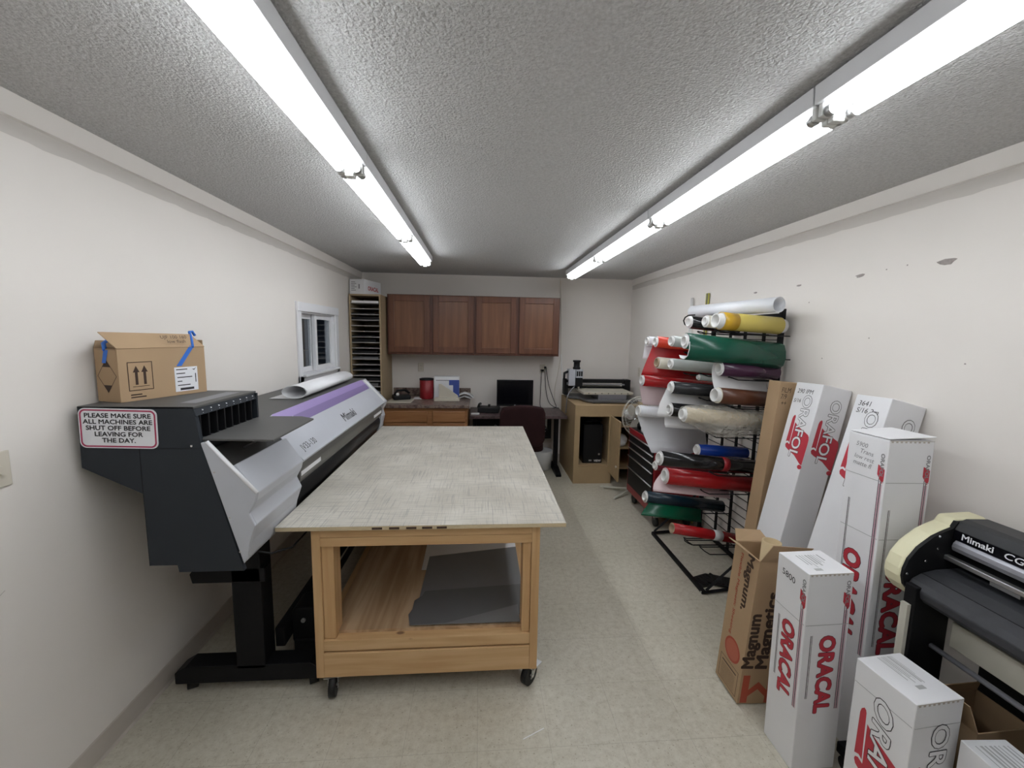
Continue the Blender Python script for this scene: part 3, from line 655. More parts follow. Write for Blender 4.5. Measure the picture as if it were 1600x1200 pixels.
part('case', MB().box((1.20, 4.66, .218), (1.43, 5.12, .68)), 'blackgloss', t, bevel=.006)
part('front_bezel', MB().box((1.205, 4.648, .225), (1.425, 4.66, .675)), 'black', t, bevel=.004)
part('power_button', MB().tube([(1.39, 4.643, .33), (1.39, 4.65, .33)], .012, 16), 'steel', t)
lettering('maker_lettering', 'VIEW', .035, (1.33, 4.647, .24), (1, 0, 0), (0, 0, 1), 'white', t, local=False, offset=.001)
mb = MB(); decal(mb, rect(0, 0, .035, .02), (1.27, 4.648, .245), (1, 0, 0), (0, 0, 1)); part('badge', mb, 'steel', t)
mb = MB(); mb.tube([(1.22, 4.70, .70), (1.30, 4.68, .715), (1.42, 4.72, .71)], .006, 6); mb.tube([(1.24, 4.74, .705), (1.33, 4.70, .73), (1.41, 4.72, .70)], .006, 6)
solo('cable_loop', mb, 'black', 'black cables lying on top of the computer tower', 'cable', loc=(1.32, 4.7, .70))
mb = MB(); mb.lathe([(0, 0), (.07, .0), (.10, .03), (.105, .07), (.08, .11), (.03, .13), (0, .132)], (1.66, 4.78, .418)); mb.lathe([(0, 0), (.05, .0), (.08, .02), (.08, .05), (.04, .075), (0, .08)], (1.64, 4.70, .418))
solo('white_bag', mb, 'paper', 'white soft bag on the middle shelf right of the open cabinet door', 'bag', loc=(1.66, 4.76, .418))
# engraving machine
t = thing('engraving_machine', 'desktop engraving machine with black gantry and pale bed on the tan cabinet', 'machine', (1.45, 4.98, zq))
mb = MB(); mb.prism([(1.09, 5.32), (1.09, 5.02), (1.20, 4.96), (1.25, 4.74), (1.30, 4.68), (1.80, 4.68), (1.86, 4.74), (1.86, 5.32)], 2, zq+.012, zq+.04); part('base_plate', mb, 'greysheet2', t, bevel=.004)
mb = MB()
for x, y in ((1.33, 4.74), (1.8, 4.74), (1.14, 5.28), (1.82, 5.28)): mb.cyl((x, y, zq), (x, y, zq+.012), .02, 12)
part('rubber_foot', mb, 'rubber', t)
part('bed_support', MB().box((1.38, 4.74, zq+.04), (1.72, 5.05, zq+.10)), 'silverbar', t, bevel=.004)
bd = part('bed', MB().box((1.20, 4.74, zq+.10), (1.80, 5.12, zq+.125)), 'beige', t, bevel=.002)
mb = MB()
for i in range(7): mb.box((1.26+i*.078, 4.7385, zq+.108), (1.272+i*.078, 4.7415, zq+.118))
part('bed_slot', mb, 'darkslot', bd)
mb = MB(); mb.box((1.05, 5.12, zq+.04), (1.10, 5.24, zq+.235)); mb.box((1.83, 5.12, zq+.04), (1.90, 5.24, zq+.235)); part('gantry_upright', mb, 'black', t, bevel=.004)
mb = MB(); mb.box((1.10, 5.14, zq+.19), (1.83, 5.22, zq+.235)); mb.box((1.10, 5.16, zq+.12), (1.83, 5.20, zq+.14)); part('gantry_beam', mb, 'black', t, bevel=.003)
part('rail', MB().box((1.10, 5.135, zq+.165), (1.83, 5.15, zq+.18)), 'silverbar', t)
part('rear_panel', MB().box((1.10, 5.21, zq+.05), (1.80, 5.22, zq+.16)), 'beige', t)
mb = MB().box((1.08, 5.00, zq+.17), (1.16, 5.13, zq+.37)); part('spindle_head', mb, 'silver', t, bevel=.004)
mb = MB(); mb.box((1.16, 4.99, zq+.16), (1.25, 5.13, zq+.27)); part('spindle_carriage', mb, 'black', t, bevel=.004)
mb = MB(); mb.box((1.165, 4.985, zq+.27), (1.25, 5.10, zq+.37)); part('control_face', mb, 'silver', t, bevel=.002)
mb = MB()
for i in range(3): mb.box((1.172+i*.026, 4.982, zq+.29), (1.19+i*.026, 4.986, zq+.35))
part('control_button', mb, 'black', t)
part('spindle_motor', MB().lathe([(0, 0), (.046, 0), (.046, .02), (.038, .03), (.038, .085), (.048, .09), (.048, .11), (0, .11)], (1.185, 5.06, zq+.37)), 'black', t)
part('spindle_nose', MB().lathe([(0, .0), (.012, .0), (.018, .03), (.018, .07)], (1.205, 5.03, zq+.12)), 'chrome', t)
part('hose', MB().tube([(1.08, 5.05, zq+.22), (1.03, 5.05, zq+.25), (1.035, 5.06, zq+.32), (1.08, 5.06, zq+.34)], .016, 8), 'black', t)
add_cord('machine_cable', [(1.15, 5.0, zq+.16), (1.10, 4.95, zq+.12), (1.055, 4.93, zq+.05), (1.05, 4.95, zq-.05), (1.055, 5.0, .75)], .007, 'silverbar', 'grey cable drooping from the engraving machine over the cabinet edge')

# ------------------------------------------------------------------ pedestal fan
t = thing('pedestal_fan', 'white pedestal fan with round wire cage behind the red tool chest', 'fan', (1.655, 4.22, 0))
FC = Vector((1.655, 4.22, .875)); Tf = Matrix.Translation(FC) @ Matrix.Rotation(R(24), 4, 'Z') @ Matrix.Rotation(R(90), 4, 'X')
mb = MB()
for z, r in ((.055, .12), (.03, .185), (-.055, .12), (-.03, .185), (0, .20), (.06, .06)):
    mb.tube([Vector((r*math.cos(2*PI*i/36), r*math.sin(2*PI*i/36), z)) for i in range(37)], .0045 if r == .20 else .002, 6, T=Tf)
for i in range(40):
    a = 2*PI*i/40; c, s = math.cos(a), math.sin(a)
    mb.tube([(.03*c, .03*s, .062), (.12*c, .12*s, .055), (.185*c, .185*s, .03), (.20*c, .20*s, 0), (.185*c, .185*s, -.03), (.12*c, .12*s, -.055), (.05*c, .05*s, -.062)], .0011, 4, T=Tf)
part('wire_cage', mb, 'fangrey', t)
mb = MB()
for k in range(3):
    a0 = 2*PI*k/3+.4; pts = []
    for i in range(15):
        q_ = 2*PI*i/15; pts.append((.105+.066*math.cos(q_), .058*math.sin(q_), .014*math.sin(q_)))
    c_, s_ = math.cos(a0), math.sin(a0); pts = [(p[0]*c_-p[1]*s_, p[0]*s_+p[1]*c_, p[2]) for p in pts]
    n = len(pts); mb.add(pts+[(p[0], p[1], p[2]+.003) for p in pts], [tuple(range(n)), tuple(range(2*n-1, n-1, -1))]+[(i, (i+1) % n, n+(i+1) % n, n+i) for i in range(n)], T=Tf)
part('fan_blade', mb, 'fangrey', t)
part('hub_badge', MB().lathe([(.045, .060), (.045, .066), (.0, .07)], T=Tf), 'white', t)
part('motor', MB().lathe([(0, -.06), (.05, -.065), (.06, -.09), (.05, -.15), (0, -.16)], T=Tf), 'white', t)
part('pole', MB().tube([(1.655, 4.27, .05), (1.655, 4.27, .84)], .012, 12), 'chrome', t)
for a in (150, 215, 330, 35):
    c, s = math.cos(R(a)), math.sin(R(a)); part('leg', MB().tube([(1.655+.02*c, 4.27+.02*s, .05), (1.655+.30*c, 4.27+.30*s, .014)], .012, 8), 'creamleg', t)

# ------------------------------------------------------------------ red tool chest
tx, ty0, ty1, tz = 1.53, 3.42, 4.08, .78
t = thing('tool_chest', 'red rolling tool chest with dark drawers behind the vinyl rack', 'tool chest', (1.74, 3.75, 0))
mb = MB().box((tx, ty0, .12), (1.95, ty1, tz)); part('chest_body', mb, 'red', t, bevel=.006)
part('top_shade_sheet', MB().box((tx+.012, ty0+.012, tz), (1.94, ty1-.012, tz+.003)), 'rubber', t)  # dark sheet added over the red top to stand for its shade
zz = tz-.05
for h in (.07, .07, .085, .12, .19):
    d = part('drawer', MB().box((tx-.008, ty0+.035, zz-h+.006), (tx+.002, ty1-.035, zz)), 'black', t)
    part('drawer_pull', MB().tube([(tx-.016, ty0+.035, zz-.004), (tx-.016, ty1-.035, zz-.004)], .006, 6), 'steel', d); zz -= h
for x, y in ((tx+.06, ty0+.07), (tx+.06, ty1-.07), (1.88, ty0+.07), (1.88, ty1-.07)):
    c = part('caster', MB().box((x-.025, y-.03, .09), (x+.025, y+.03, .12)), 'steel', t)
    part('wheel', MB().ring(x-.012, x+.012, .048, .006, 20, T=Matrix.Translation((0, y, .048))), 'rubber', c)
mb = MB().lathe([(0, 0), (.03, 0), (.03, .05), (.02, .06), (.02, .07), (0, .07)], (1.60, 3.98, tz+.003)); solo('small_jar', mb, 'black', 'small black capped jar on top of the red tool chest', 'jar', loc=(1.6, 3.98, tz+.003))
mb = MB().lathe([(0, 0), (.035, 0), (.035, .035), (.0, .04)], (1.60, 3.86, tz+.003)); solo('tape_roll', mb, 'white', 'white roll of tape on the red tool chest beside the black jar', 'tape', loc=(1.6, 3.86, tz))
solo('tray', MB().box((1.58, 3.55, tz+.003), (1.80, 3.75, tz+.03)), 'chrome', 'shallow metal tray on top of the red tool chest', 'tray', loc=(1.7, 3.65, tz), bevel=.004)
mb = MB().box((0, 0, 0), (.31, .045, .01)); solo('wooden_strip', mb, 'creamleg', 'pale wooden strip lying on the floor before the tan cabinet', 'strip of wood', loc=(1.37, 4.47, 0), rot=(0, 0, R(-20)), local=True)

# ------------------------------------------------------------------ wide format printer
py0, ys, ye = 1.60, 2.03, 3.72
P1, Pm, P2 = (-1.040, 1.284), (-.929, 1.197), (-.852, 1.083)
t = thing('wide_format_printer', 'wide grey and silver roll printer with lilac band along the left wall', 'printer', (-1.15, 2.7, 0))
mb = MB().prism([(-1.46, 1.42), (-1.06, 1.42), (-1.043, 1.284), (-.915, .771), (-1.156, .771), (-1.16, .80), (-1.26, .80), (-1.26, 1.087), (-1.465, 1.19)], 1, py0, py0+.02)
part('end_plate', mb, 'charcoal', t, bevel=.0015)
mb = MB(); mb.box((-1.2605, py0-.0006, .80), (-1.2585, py0, 1.262)); mb.box((-1.2585, py0-.0006, 1.2615), (-1.05, py0, 1.263)); part('panel_seam', mb, 'black', t)
mb = MB()
for x, z in ((-1.075, 1.272), (-1.0, 1.17), (-.955, .99), (-.925, .85)): mb.cyl((x, py0-.002, z), (x, py0+.001, z), .004, 8)
part('screw', mb, 'chrome', t)
mb = MB(); mb.prism([(-1.44, 1.21), (-1.25, 1.10), (-1.25, .82), (-.96, .82), (-.93, .95), (-.95, 1.05), (-1.06, 1.20), (-1.06, 1.276), (-1.44, 1.276)], 1, py0+.021, ye+.10); part('main_body', mb, 'charcoal', t)
mb = MB().box((-1.43, ys, 1.277), (P1[0], ye+.12, 1.286)); part('top_cover', mb, 'greytop', t, bevel=.002)
# near silver shoulder
sil = [(-1.043, 1.284), (-1.022, 1.288), P2, (-.860, 1.05), (-.884, 1.005), (-.864, .955), (-.888, .885), (-.900, .823), (-.914, .800)]
part('shoulder_side', MB().prism(sil, 1, py0-.001, py0+.012), 'silver', t, bevel=.003)
part('edge_highlight', MB().tube([(-1.022, py0+.003, 1.288), (P2[0]+.001, py0+.003, P2[1]+.003)], .0075, 8), 'edgeglint', t)  # near-white edge tube, the highlight painted in by its colour
mb = MB(); lo = [Pm, P2, (-.860, 1.05), (-.884, 1.005), (-.864, .955), (-.888, .885), (-.900, .823), (-.914, .80), (-.99, .82), (-.99, 1.16)]
mb.prism(lo, 1, py0+.012, ys-.004); part('shoulder_cover', mb, 'silver', t, bevel=.004)
mb = MB().prism([(-1.05, 1.24), (-.94, 1.175), (-.99, 1.10), (-1.06, 1.10)], 1, py0+.012, ys-.004); part('recess_floor', mb, 'greytop', t)
mb = MB(); mb.tube([(-1.0, 1.80, 1.21), (-.90, 1.86, 1.268)], .004, 6); mb.tube([(-1.0, 1.88, 1.21), (-.94, 1.95, 1.268)], .004, 6); part('tray_bracket', mb, 'steel', t)
# ink bay
mb = MB(); mb.box((-1.46, py0+.02, 1.286), (-1.24, ys, 1.412)); mb.box((-1.24, ys-.012, 1.286), (-1.05, ys, 1.412)); mb.box((-1.24, py0+.02, 1.284), (-1.045, ys, 1.292)); part('ink_bay', mb, 'charcoal', t)
part('ink_bay_top', MB().box((-1.46, py0+.0, 1.412), (-1.058, ys+.002, 1.421)), 'greytop', t, bevel=.002)
part('ink_bay_header', MB().prism([(-1.062, 1.420), (-1.052, 1.385), (-1.066, 1.385), (-1.07, 1.418)], 1, py0+.001, ys+.002), 'charcoal', t)
mb = MB()
for i in range(9): mb.box((-1.20, py0+.02+i*.050, 1.292), (-1.052, py0+.028+i*.050, 1.386))
part('cartridge_divider', mb, 'black', t)
mb = MB()
for i in range(8):
    mb.box((-1.19, py0+.032+i*.05, 1.295), (-1.11, py0+.064+i*.05, 1.37))
part('ink_cartridge', mb, 'black', t)
mb = MB()
for i in range(8):
    for k in range(2): mb.cyl((-1.060, py0+.045+i*.05, 1.402-.012*k), (-1.0535, py0+.045+i*.05, 1.4015-.012*k), .0025, 6)
part('indicator_dot', mb, 'label', t)
mb = MB(); decal(mb, rect(0, 0, .30, .06), (-1.10, 1.68, 1.421), (0, 1, 0), (-1, 0, 0)); part('ink_label', mb, 'inkg', t)
part('side_shelf', MB().prism([(-1.056, 1.615), (-.78, 1.60), (-.786, 2.0), (-.86, 2.05), (-1.056, 2.05)], 2, 1.288, 1.296), 'greytop', t, bevel=.002)
# hood
def onslope(f, off=0.0): return (P1[0]+(P2[0]-P1[0])*f+.73*off, P1[1]+(P2[1]-P1[1])*f+.68*off)
mb = MB().prism([P1, P2, (-.862, 1.068), (-.90, 1.075), (-1.06, 1.25), (-1.06, 1.284)], 1, ys, ye); part('front_cover', mb, 'silver', t, bevel=.002)
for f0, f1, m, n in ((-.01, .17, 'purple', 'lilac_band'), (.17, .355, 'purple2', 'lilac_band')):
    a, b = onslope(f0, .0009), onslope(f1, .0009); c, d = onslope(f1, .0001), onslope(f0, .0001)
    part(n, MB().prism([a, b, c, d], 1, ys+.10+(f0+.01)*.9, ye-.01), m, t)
a = onslope(.0, .001)
UP = (P1[0]-P2[0], 0, P1[1]-P2[1])
o = onslope(.83); lettering('maker_lettering', 'Mimaki', .085, (o[0], 2.76, o[1]), (0, 1, 0), UP, 'ink', t, local=False, offset=.001, shear=.25, sx=1.05)
o = onslope(.86); lettering('model_lettering', 'JV33-130', .05, (o[0], 2.10, o[1]), (0, 1, 0), UP, 'ink', t, local=False, sx=.95)
mb = MB(); o = onslope(.03); decal(mb, rect(0, 0, .05, .012), (onslope(.30)[0], ys+.05, onslope(.30)[1]), (0, 1, 0), UP, .0015); part('yellow_sticker', mb, 'yellowstick', t)
mb = MB()
far = [P1, P2, (-.860, 1.05), (-.884, 1.005), (-.872, .955), (-.900, .823), (-.99, .82), (-1.06, 1.2)]
mb.prism(far, 1, ye+.002, ye+.12); fe = part('far_end_cover', mb, 'silver', t, bevel=.004)
a, b = onslope(.03, .002), onslope(.95, .002); c, d = onslope(.95, 0), onslope(.03, 0); part('control_panel', MB().prism([a, b, c, d], 1, ye+.03, ye+.075), 'white', fe)
# platen and guide
part('platen', MB().prism([(-.885, 1.062), (-.872, 1.03), (-.872, .985), (-.90, .95), (-.95, .95), (-.95, 1.06)], 1, ys, ye), 'platen', t)
mb = MB()
for y0, y1 in ((ys+.01, ys+.26), (ye-.28, ye-.03)): mb.box((-.8715, y0, 1.0), (-.8705, y1, 1.022))
part('platen_sticker', mb, 'label', t)
part('media_guide', MB().ribbon([(-.93, .965), (-.905, .955), (-.893, .93), (-.892, .90), (-.905, .86), (-.94, .80)], ys, ye, .004, axis=1), 'black', t)
# stand
for y, nm in ((1.87, 'near'), (3.45, 'far')):
    mb = MB(); mb.box((-1.13, y, .12), (-1.0, y+.10, .80)); mb.prism([(-1.30, .555), (-1.31, .60), (-1.29, .625), (-.98, .625), (-.98, .555)], 1, y, y+.06)
    part('stand_leg', mb, 'blackmetal', t, bevel=.004)
    ft = part('foot_beam', MB().prism([(-1.41, .055), (-1.41, .11), (-1.36, .14), (-.80, .14), (-.755, .11), (-.755, .055)], 1, y, y+.09), 'blackmetal', t, bevel=.004)
    for x in (-1.36, -.80):
        part('caster', MB().ring(-.02, .02, .028, .005, 18, T=Matrix.Translation((x, y+.045, .028)) @ Matrix.Rotation(R(25), 4, 'Z')), 'rubber', ft)
mb = MB(); mb.box((-1.0, 1.97, .15), (-.955, 3.45, .25)); part('cross_beam', mb, 'blackmetal', t, bevel=.004)
mb = MB(); mb.prism(rrect(.12, .20, .03, cx=-.90, cy=.19), 1, 2.06, 2.20); mb.box((-.95, 2.05, .04), (-.82, 2.24, .12)); tk = part('take_up_unit', mb, 'black', t, bevel=.008)
part('round_knob', MB().tube([(-.90, 2.05, .225), (-.90, 2.06, .225)], .011, 16), 'steel', tk)
part('take_up_tube', MB().cyl((-.90, 2.20, .19), (-.90, 3.40, .19), .018, 18), 'black', t)
part('cable', MB().tube([(-.93, 1.70, .80), (-.88, 1.74, .765), (-.82, 1.80, .76), (-.79, 1.95, .79)], .004, 6), 'black', t)

# warning sign on the end plate
t = thing('warning_sign', 'white sign with crimson border reading please make sure all machines are shut off', 'sign', (-1.322, py0-.002, 1.339), (0, R(1.2), 0))
W_, H_ = .268, .148
part('sign_board', MB().prism(rrect(W_, H_, .022), 1, -.0015, .0015), 'label', t, local=True)
o1, i1 = rrect(W_-.008, H_-.008, .019), rrect(W_-.019, H_-.019, .015)
mb = MB(); n = len(o1); mb.add([(p[0], 0, p[1]) for p in o1]+[(p[0], 0, p[1]) for p in i1], [(k, (k+1) % n, n+(k+1) % n, n+k) for k in range(n)], T=Matrix.Translation((0, -.0021, 0))); part('crimson_border', mb, 'signred', t, local=True)
vs, fs = text_mb('PLEASE MAKE SURE\nALL MACHINES ARE\nSHUT OFF BEFORE\nLEAVING FOR\nTHE DAY.', .0235, .0006, align='CENTER', sx=1.14, lines=.98)
part('lettering', MB().add(vs, fs, T=frame_T((0, -.0015, .040), (1, 0, 0), (0, 0, 1), .0008)), 'ink', t, local=True)

# ------------------------------------------------------------------ cardboard box on the printer
L_, W_, H_ = .345, .118, .205
t = thing('cardboard_box', 'open brown cardboard box with blue tape standing on the printer', 'box', (-1.368, 1.675, 1.4212), (0, 0, R(71.5)))
mb = MB(); th = .004
mb.box((0, 0, 0), (L_, th, H_)); mb.box((0, W_-th, 0), (L_, W_, H_)); mb.box((0, th, 0), (th, W_-th, H_)); mb.box((L_-th, th, 0), (L_, W_-th, H_)); mb.box((th, th, 0), (L_-th, W_-th, th))
part('carton', mb, 'card', t, local=True, bevel=.001)
def slab(pts, th=.003):
    p = [Vector(q) for q in pts]; n = (p[1]-p[0]).cross(p[2]-p[0]).normalized()*th; k = len(p)
    return MB().add(p+[q+n for q in p], [tuple(range(k))[::-1], tuple(range(k, 2*k))]+[(i, (i+1) % k, k+(i+1) % k, k+i) for i in range(k)])
part('flap', slab([(0, 0, H_), (L_, 0, H_), (L_-.035, .035, H_+.055), (-.03, .04, H_+.062)]), 'card', t, local=True)
part('flap', slab([(0, W_, H_), (L_, W_, H_), (L_-.01, W_+.004, H_+.03), (.01, W_+.004, H_+.03)]), 'cardin', t, local=True)
part('flap', slab([(0, .004, H_-.001), (0, W_-.004, H_-.001), (.05, W_-.02, H_-.03), (.05, .02, H_-.03)]), 'cardin', t, local=True)
part('flap', slab([(L_, .01, H_), (L_, W_-.01, H_), (L_+.008, W_-.02, H_+.03), (L_+.008, .02, H_+.03)]), 'card', t, local=True)
fx, fz = (1, 0, 0), (0, 0, 1)
mb = MB()      # this-way-up frame with two arrows
for r_ in (rect(.03, .04, .12, .043), rect(.03, .15, .12, .153), rect(.03, .04, .033, .153), rect(.117, .04, .12, .153), rect(.045, .055, .105, .057)): decal(mb, r_, (0, 0, 0), fx, fz)
for cx_ in (.06, .09):
    decal(mb, rect(cx_-.005, .063, cx_+.005, .115), (0, 0, 0), fx, fz); decal(mb, [(cx_-.012, .112), (cx_+.012, .112), (cx_, .138)], (0, 0, 0), fx, fz)
for i in range(2): decal(mb, rect(.035, .012+i*.01, .09-i*.015, .017+i*.01), (0, 0, 0), fx, fz)
part('arrow_print', mb, 'inkbrown', t, local=True)
mb = MB(); decal(mb, rect(.205, .015, .305, .12), (0, 0, 0), fx, fz, .001); lb = part('shipping_label', mb, 'label', t, local=True)
mb = MB()
for i, (a, b) in enumerate(((.212, .26), (.212, .25), (.215, .28), (.215, .235), (.215, .27))): decal(mb, rect(a, .108-i*.017, b, .112-i*.017), (0, 0, 0), fx, fz, .0015)
decal(mb, rect(.225, .02, .285, .03), (0, 0, 0), fx, fz, .0015); decal(mb, [(.28, .11), (.29, .104), (.3, .116), (.29, .109)], (0, 0, 0), fx, fz, .0015); decal(mb, rect(.293, .05, .297, .09), (0, 0, 0), fx, fz, .0015)
part('label_print', mb, 'ink', lb, local=True)
mb = MB(); lx, lz = (0, -1, 0), (0, 0, 1); cy_ = -W_/2
def lozenge(mb, o, i):
    A = [(-o, 0), (0, -o*1.3), (o, 0), (0, o*1.3)]; B = [(-i, 0), (0, -i*1.3), (i, 0), (0, i*1.3)]
    for k in range(4): decal(mb, [A[k], A[(k+1) % 4], B[(k+1) % 4], B[k]], (0, W_/2, .10), lx, lz)
lozenge(mb, .050, .047)
decal(mb, [(-.021, .035), (.021, .035), (0, .063)], (0, W_/2, .10), lx, lz); decal(mb, [(-.021, -.035), (0, -.063), (.021, -.035)], (0, W_/2, .10), lx, lz)
part('lozenge_print', mb, 'inkbrown', t, local=True)
lettering('handwriting', 'UJF 100 160\n   low flash', .022, (.165, .010, H_+.036), fx, (0, .55, .8), 'inkbrown', t, shear=.2, off=.004)
mb = MB(); decal(mb, [(.215, .125), (.237, .125), (.300, .212), (.278, .212)], (0, 0, 0), fx, fz, .0012); mb.tube([(.29, -.002, H_), (.305, .02, H_+.035), (.318, .045, H_+.066), (.335, .05, H_+.068), (.338, .04, H_+.05)], .006, 6, smooth=True)
part('blue_tape', mb, 'bluetape', t, local=True)
mb = MB(); decal(mb, [(-.02, .15), (0, .15), (.018, .20), (-.006, .20)], (0, W_/2, 0), lx, lz, .0012)
for i in range(8):
    pass
mb.tube([(.0, W_/2, H_-.006), (.01, W_/2+.02, H_+.02), (.03, W_/2+.03, H_+.03), (.06, W_/2+.02, H_+.02)], .007, 6); part('blue_tape', mb, 'bluetape', t, local=True)

# rolled paper on the printer
mb = MB(); pr = []
for i in range(30):
    a = i/29*2*PI*1.35; k = 1-.10*i/29; pr.append((.078*k*math.cos(a-PI/2), .043+.041*k*math.sin(a-PI/2)))
mb.ribbon([(-.15, .002), (-.07, .0025)]+pr, 0, .98, .0015, axis=1)
solo('rolled_poster', mb, 'paper', 'loosely rolled white printed paper lying on top of the printer below the window', 'paper roll', loc=(-1.14, 2.62, 1.2875), rot=(0, 0, R(1)), local=True)

# ------------------------------------------------------------------ work table
t = thing('work_table', 'rolling pine work table with a scuffed whitish top in the middle', 'table', (-.24, 2.8, 0))
part('tabletop', MB().box((-.888, 1.795, .833), (.398, 3.80, .851)), ['plyedge'], t, bevel=.001)
part('tabletop_surface', MB().box((-.888, 1.795, .851), (.398, 3.80, .8525)), 'tabletop', t)
mb = MB()
for a in (-.475, -.40, -.325, -.255, -.19): mb.box((a, 1.794, .836), (a+.045, 1.7955, .846))
part('edge_stain', mb, 'inkbrown', t)
for x0, s in ((-.749, 1), (.283, -1)):
    for y0, q in ((1.82, 1), (3.72, -1)):
        part('leg', MB().box((x0, y0, .10), (x0+s*.038, y0+q*.089, .833)), 'pineZ', t, bevel=.002)
        part('inner_post', MB().box((x0+s*.039, y0+q*.012, .29), (x0+s*.092 if s > 0 else x0-.077, y0+q*.10, .745)), 'pineZ', t, bevel=.002)
for y0, q in ((1.82, 1), (3.72, -1)):
    part('top_rail', MB().box((-.711, y0, .79), (.245, y0+q*.038, .833)), 'pineX', t, bevel=.002)
    part('inner_rail', MB().box((-.711, y0+q*.002, .745), (.245, y0+q*.09, .788)), 'pineX', t, bevel=.002)
    part('shelf_rail', MB().box((-.711, y0, .235), (.245, y0+q*.12, .288)), 'pineX', t, bevel=.002)
    part('bottom_board', MB().box((-.711, y0-q*.004, .105), (.245, y0+q*.034, .226)), 'pineX', t, bevel=.002)
for x0, s in ((-.749, 1), (.283, -1)):
    part('side_rail', MB().box((x0, 1.912, .745), (x0+s*.038, 3.63, .833)), 'pineY', t, bevel=.002)
    part('side_rail', MB().box((x0, 1.912, .20), (x0+s*.038, 3.63, .288)), 'pineY', t, bevel=.002)
part('shelf_board', MB().box((-.710, 1.868, .288), (.244, 3.67, .302)), 'ply', t)
def caster(x, y, rz, tt, big=.050):
    T = Matrix.Translation((x, y, 0)) @ Matrix.Rotation(rz, 4, 'Z'); zt = .10
    mb = MB(); mb.box((-.04, -.035, zt-.004), (.04, .035, zt), T=T); mb.lathe([(.026, .088), (.026, .097), (.01, .097)], T=T)
    for s in (-1, 1): mb.prism([(-.022, .09), (.022, .09), (-.010, .038), (-.03, .038)], 0, s*.020, s*.023, T=T)
    c = part('caster', mb, 'steel', tt)
    W = T @ Matrix.Translation((0, -.018, big)); mb = MB(); mb.ring(-.015, .015, big, .012, 26, T=W); part('wheel', mb, 'rubber', c)
    mb = MB(); mb.tube([W @ Vector((-.026, 0, 0)), W @ Vector((.026, 0, 0))], .007, 8); part('axle', mb, 'chrome', c)
    part('brake_lever', MB().box((-.012, .01, .055), (.012, .05, .062), T=T), 'steel', c)
caster(-.683, 1.855, R(8), t); caster(.262, 1.865, R(-42), t); caster(-.683, 3.66, R(30), t); caster(.235, 3.66, R(-20), t)
# sheets lying on its lower shelf
g = 'sheets on the lower shelf of the table'
def sheet(poly, z, m, label):
    c = (sum(p[0] for p in poly)/len(poly), sum(p[1] for p in poly)/len(poly), z)
    solo('plastic_sheet', MB().prism(poly, 2, z, z+.003), m, label, 'sheet', loc=c)
sheet([(-.34, 2.36), (.242, 2.36), (.242, 3.5), (-.36, 3.5)], .3025, 'whitesheet', 'white sheet on the shelf, farthest back on the right of the table')
sheet([(-.315, 1.98), (.242, 1.97), (.242, 2.60), (-.31, 2.50)], .3060, 'greysheet', 'grey sheet on the table shelf bordering on the white sheet')
sheet([(-.33, 1.875), (-.348, 1.95), (-.335, 1.99), (-.335, 2.06), (-.30, 2.10), (-.29, 2.14), (.242, 2.18), (.242, 1.93), (.203, 1.93), (.203, 1.875)], .3095, 'greysheet2', 'darker grey sheet with ragged left edge on the table shelf')
sheet([(-.33, 1.872), (-.16, 1.875), (.203, 2.00), (.203, 1.872)], .3130, 'greysheet', 'front grey wedge shaped sheet on the table shelf')

# ------------------------------------------------------------------ vinyl rack
t = thing('vinyl_rack', 'black steel rack against the right wall holding rolls of coloured vinyl', 'rack', (1.9, 2.95, 0))
rx = 1.935
for y, h in ((2.575, 1.90), (3.36, 1.90)): part('upright', MB().box((rx-.014, y-.014, 0), (rx+.014, y+.014, h)), 'blackmetal', t, bevel=.002)
for y in (2.735, 2.94, 3.12): part('grid_bar', MB().box((rx-.003, y-.015, .04), (rx+.003, y+.015, 1.80)), 'blackmetal', t)
for z in (.05, 1.86): part('cross_bar', MB().box((rx-.012, 2.56, z-.012), (rx+.012, 3.375, z+.012)), 'blackmetal', t)
for k in range(26):
    z = .14+k*.065; part('grid_wire', MB().tube([(rx-.006, 2.57, z), (rx-.006, 3.36, z)], .0028, 6), 'blackmetal', t)
part('foot_bar', MB().box((1.49, 2.49, .002), (1.515, 3.33, .027)), 'blackmetal', t, bevel=.002)
for y in (2.49, 3.33):
    part('foot_bar', MB().tube([(1.50, y, .0155), (rx, y+.06, .0155)], .013, 4, smooth=False), 'blackmetal', t)
    part('brace', MB().tube([(1.515, y, .03), (rx, y+.06, .36)], .011, 4, smooth=False), 'blackmetal', t)
mb = MB(); mb.cyl((1.489, 2.50, .015), (1.485, 2.50, .015), .006, 10); part('bolt', mb, 'chrome', t)
def loop(y, z, tip=1.52, w=.05, up=.045):
    pts = [(rx, y-w, z-.01), (tip+.04, y-w, z), (tip+.01, y-w*.7, z+up*.35), (tip, y, z+up*.5), (tip+.01, y+w*.7, z+up*.35), (tip+.04, y+w, z), (rx, y+w, z-.01)]
    part('support_loop', MB().tube(pts, .0038, 6), 'blackmetal', t)
loop(2.60, .25); loop(2.82, .20); loop(2.60, 1.06, 1.50)

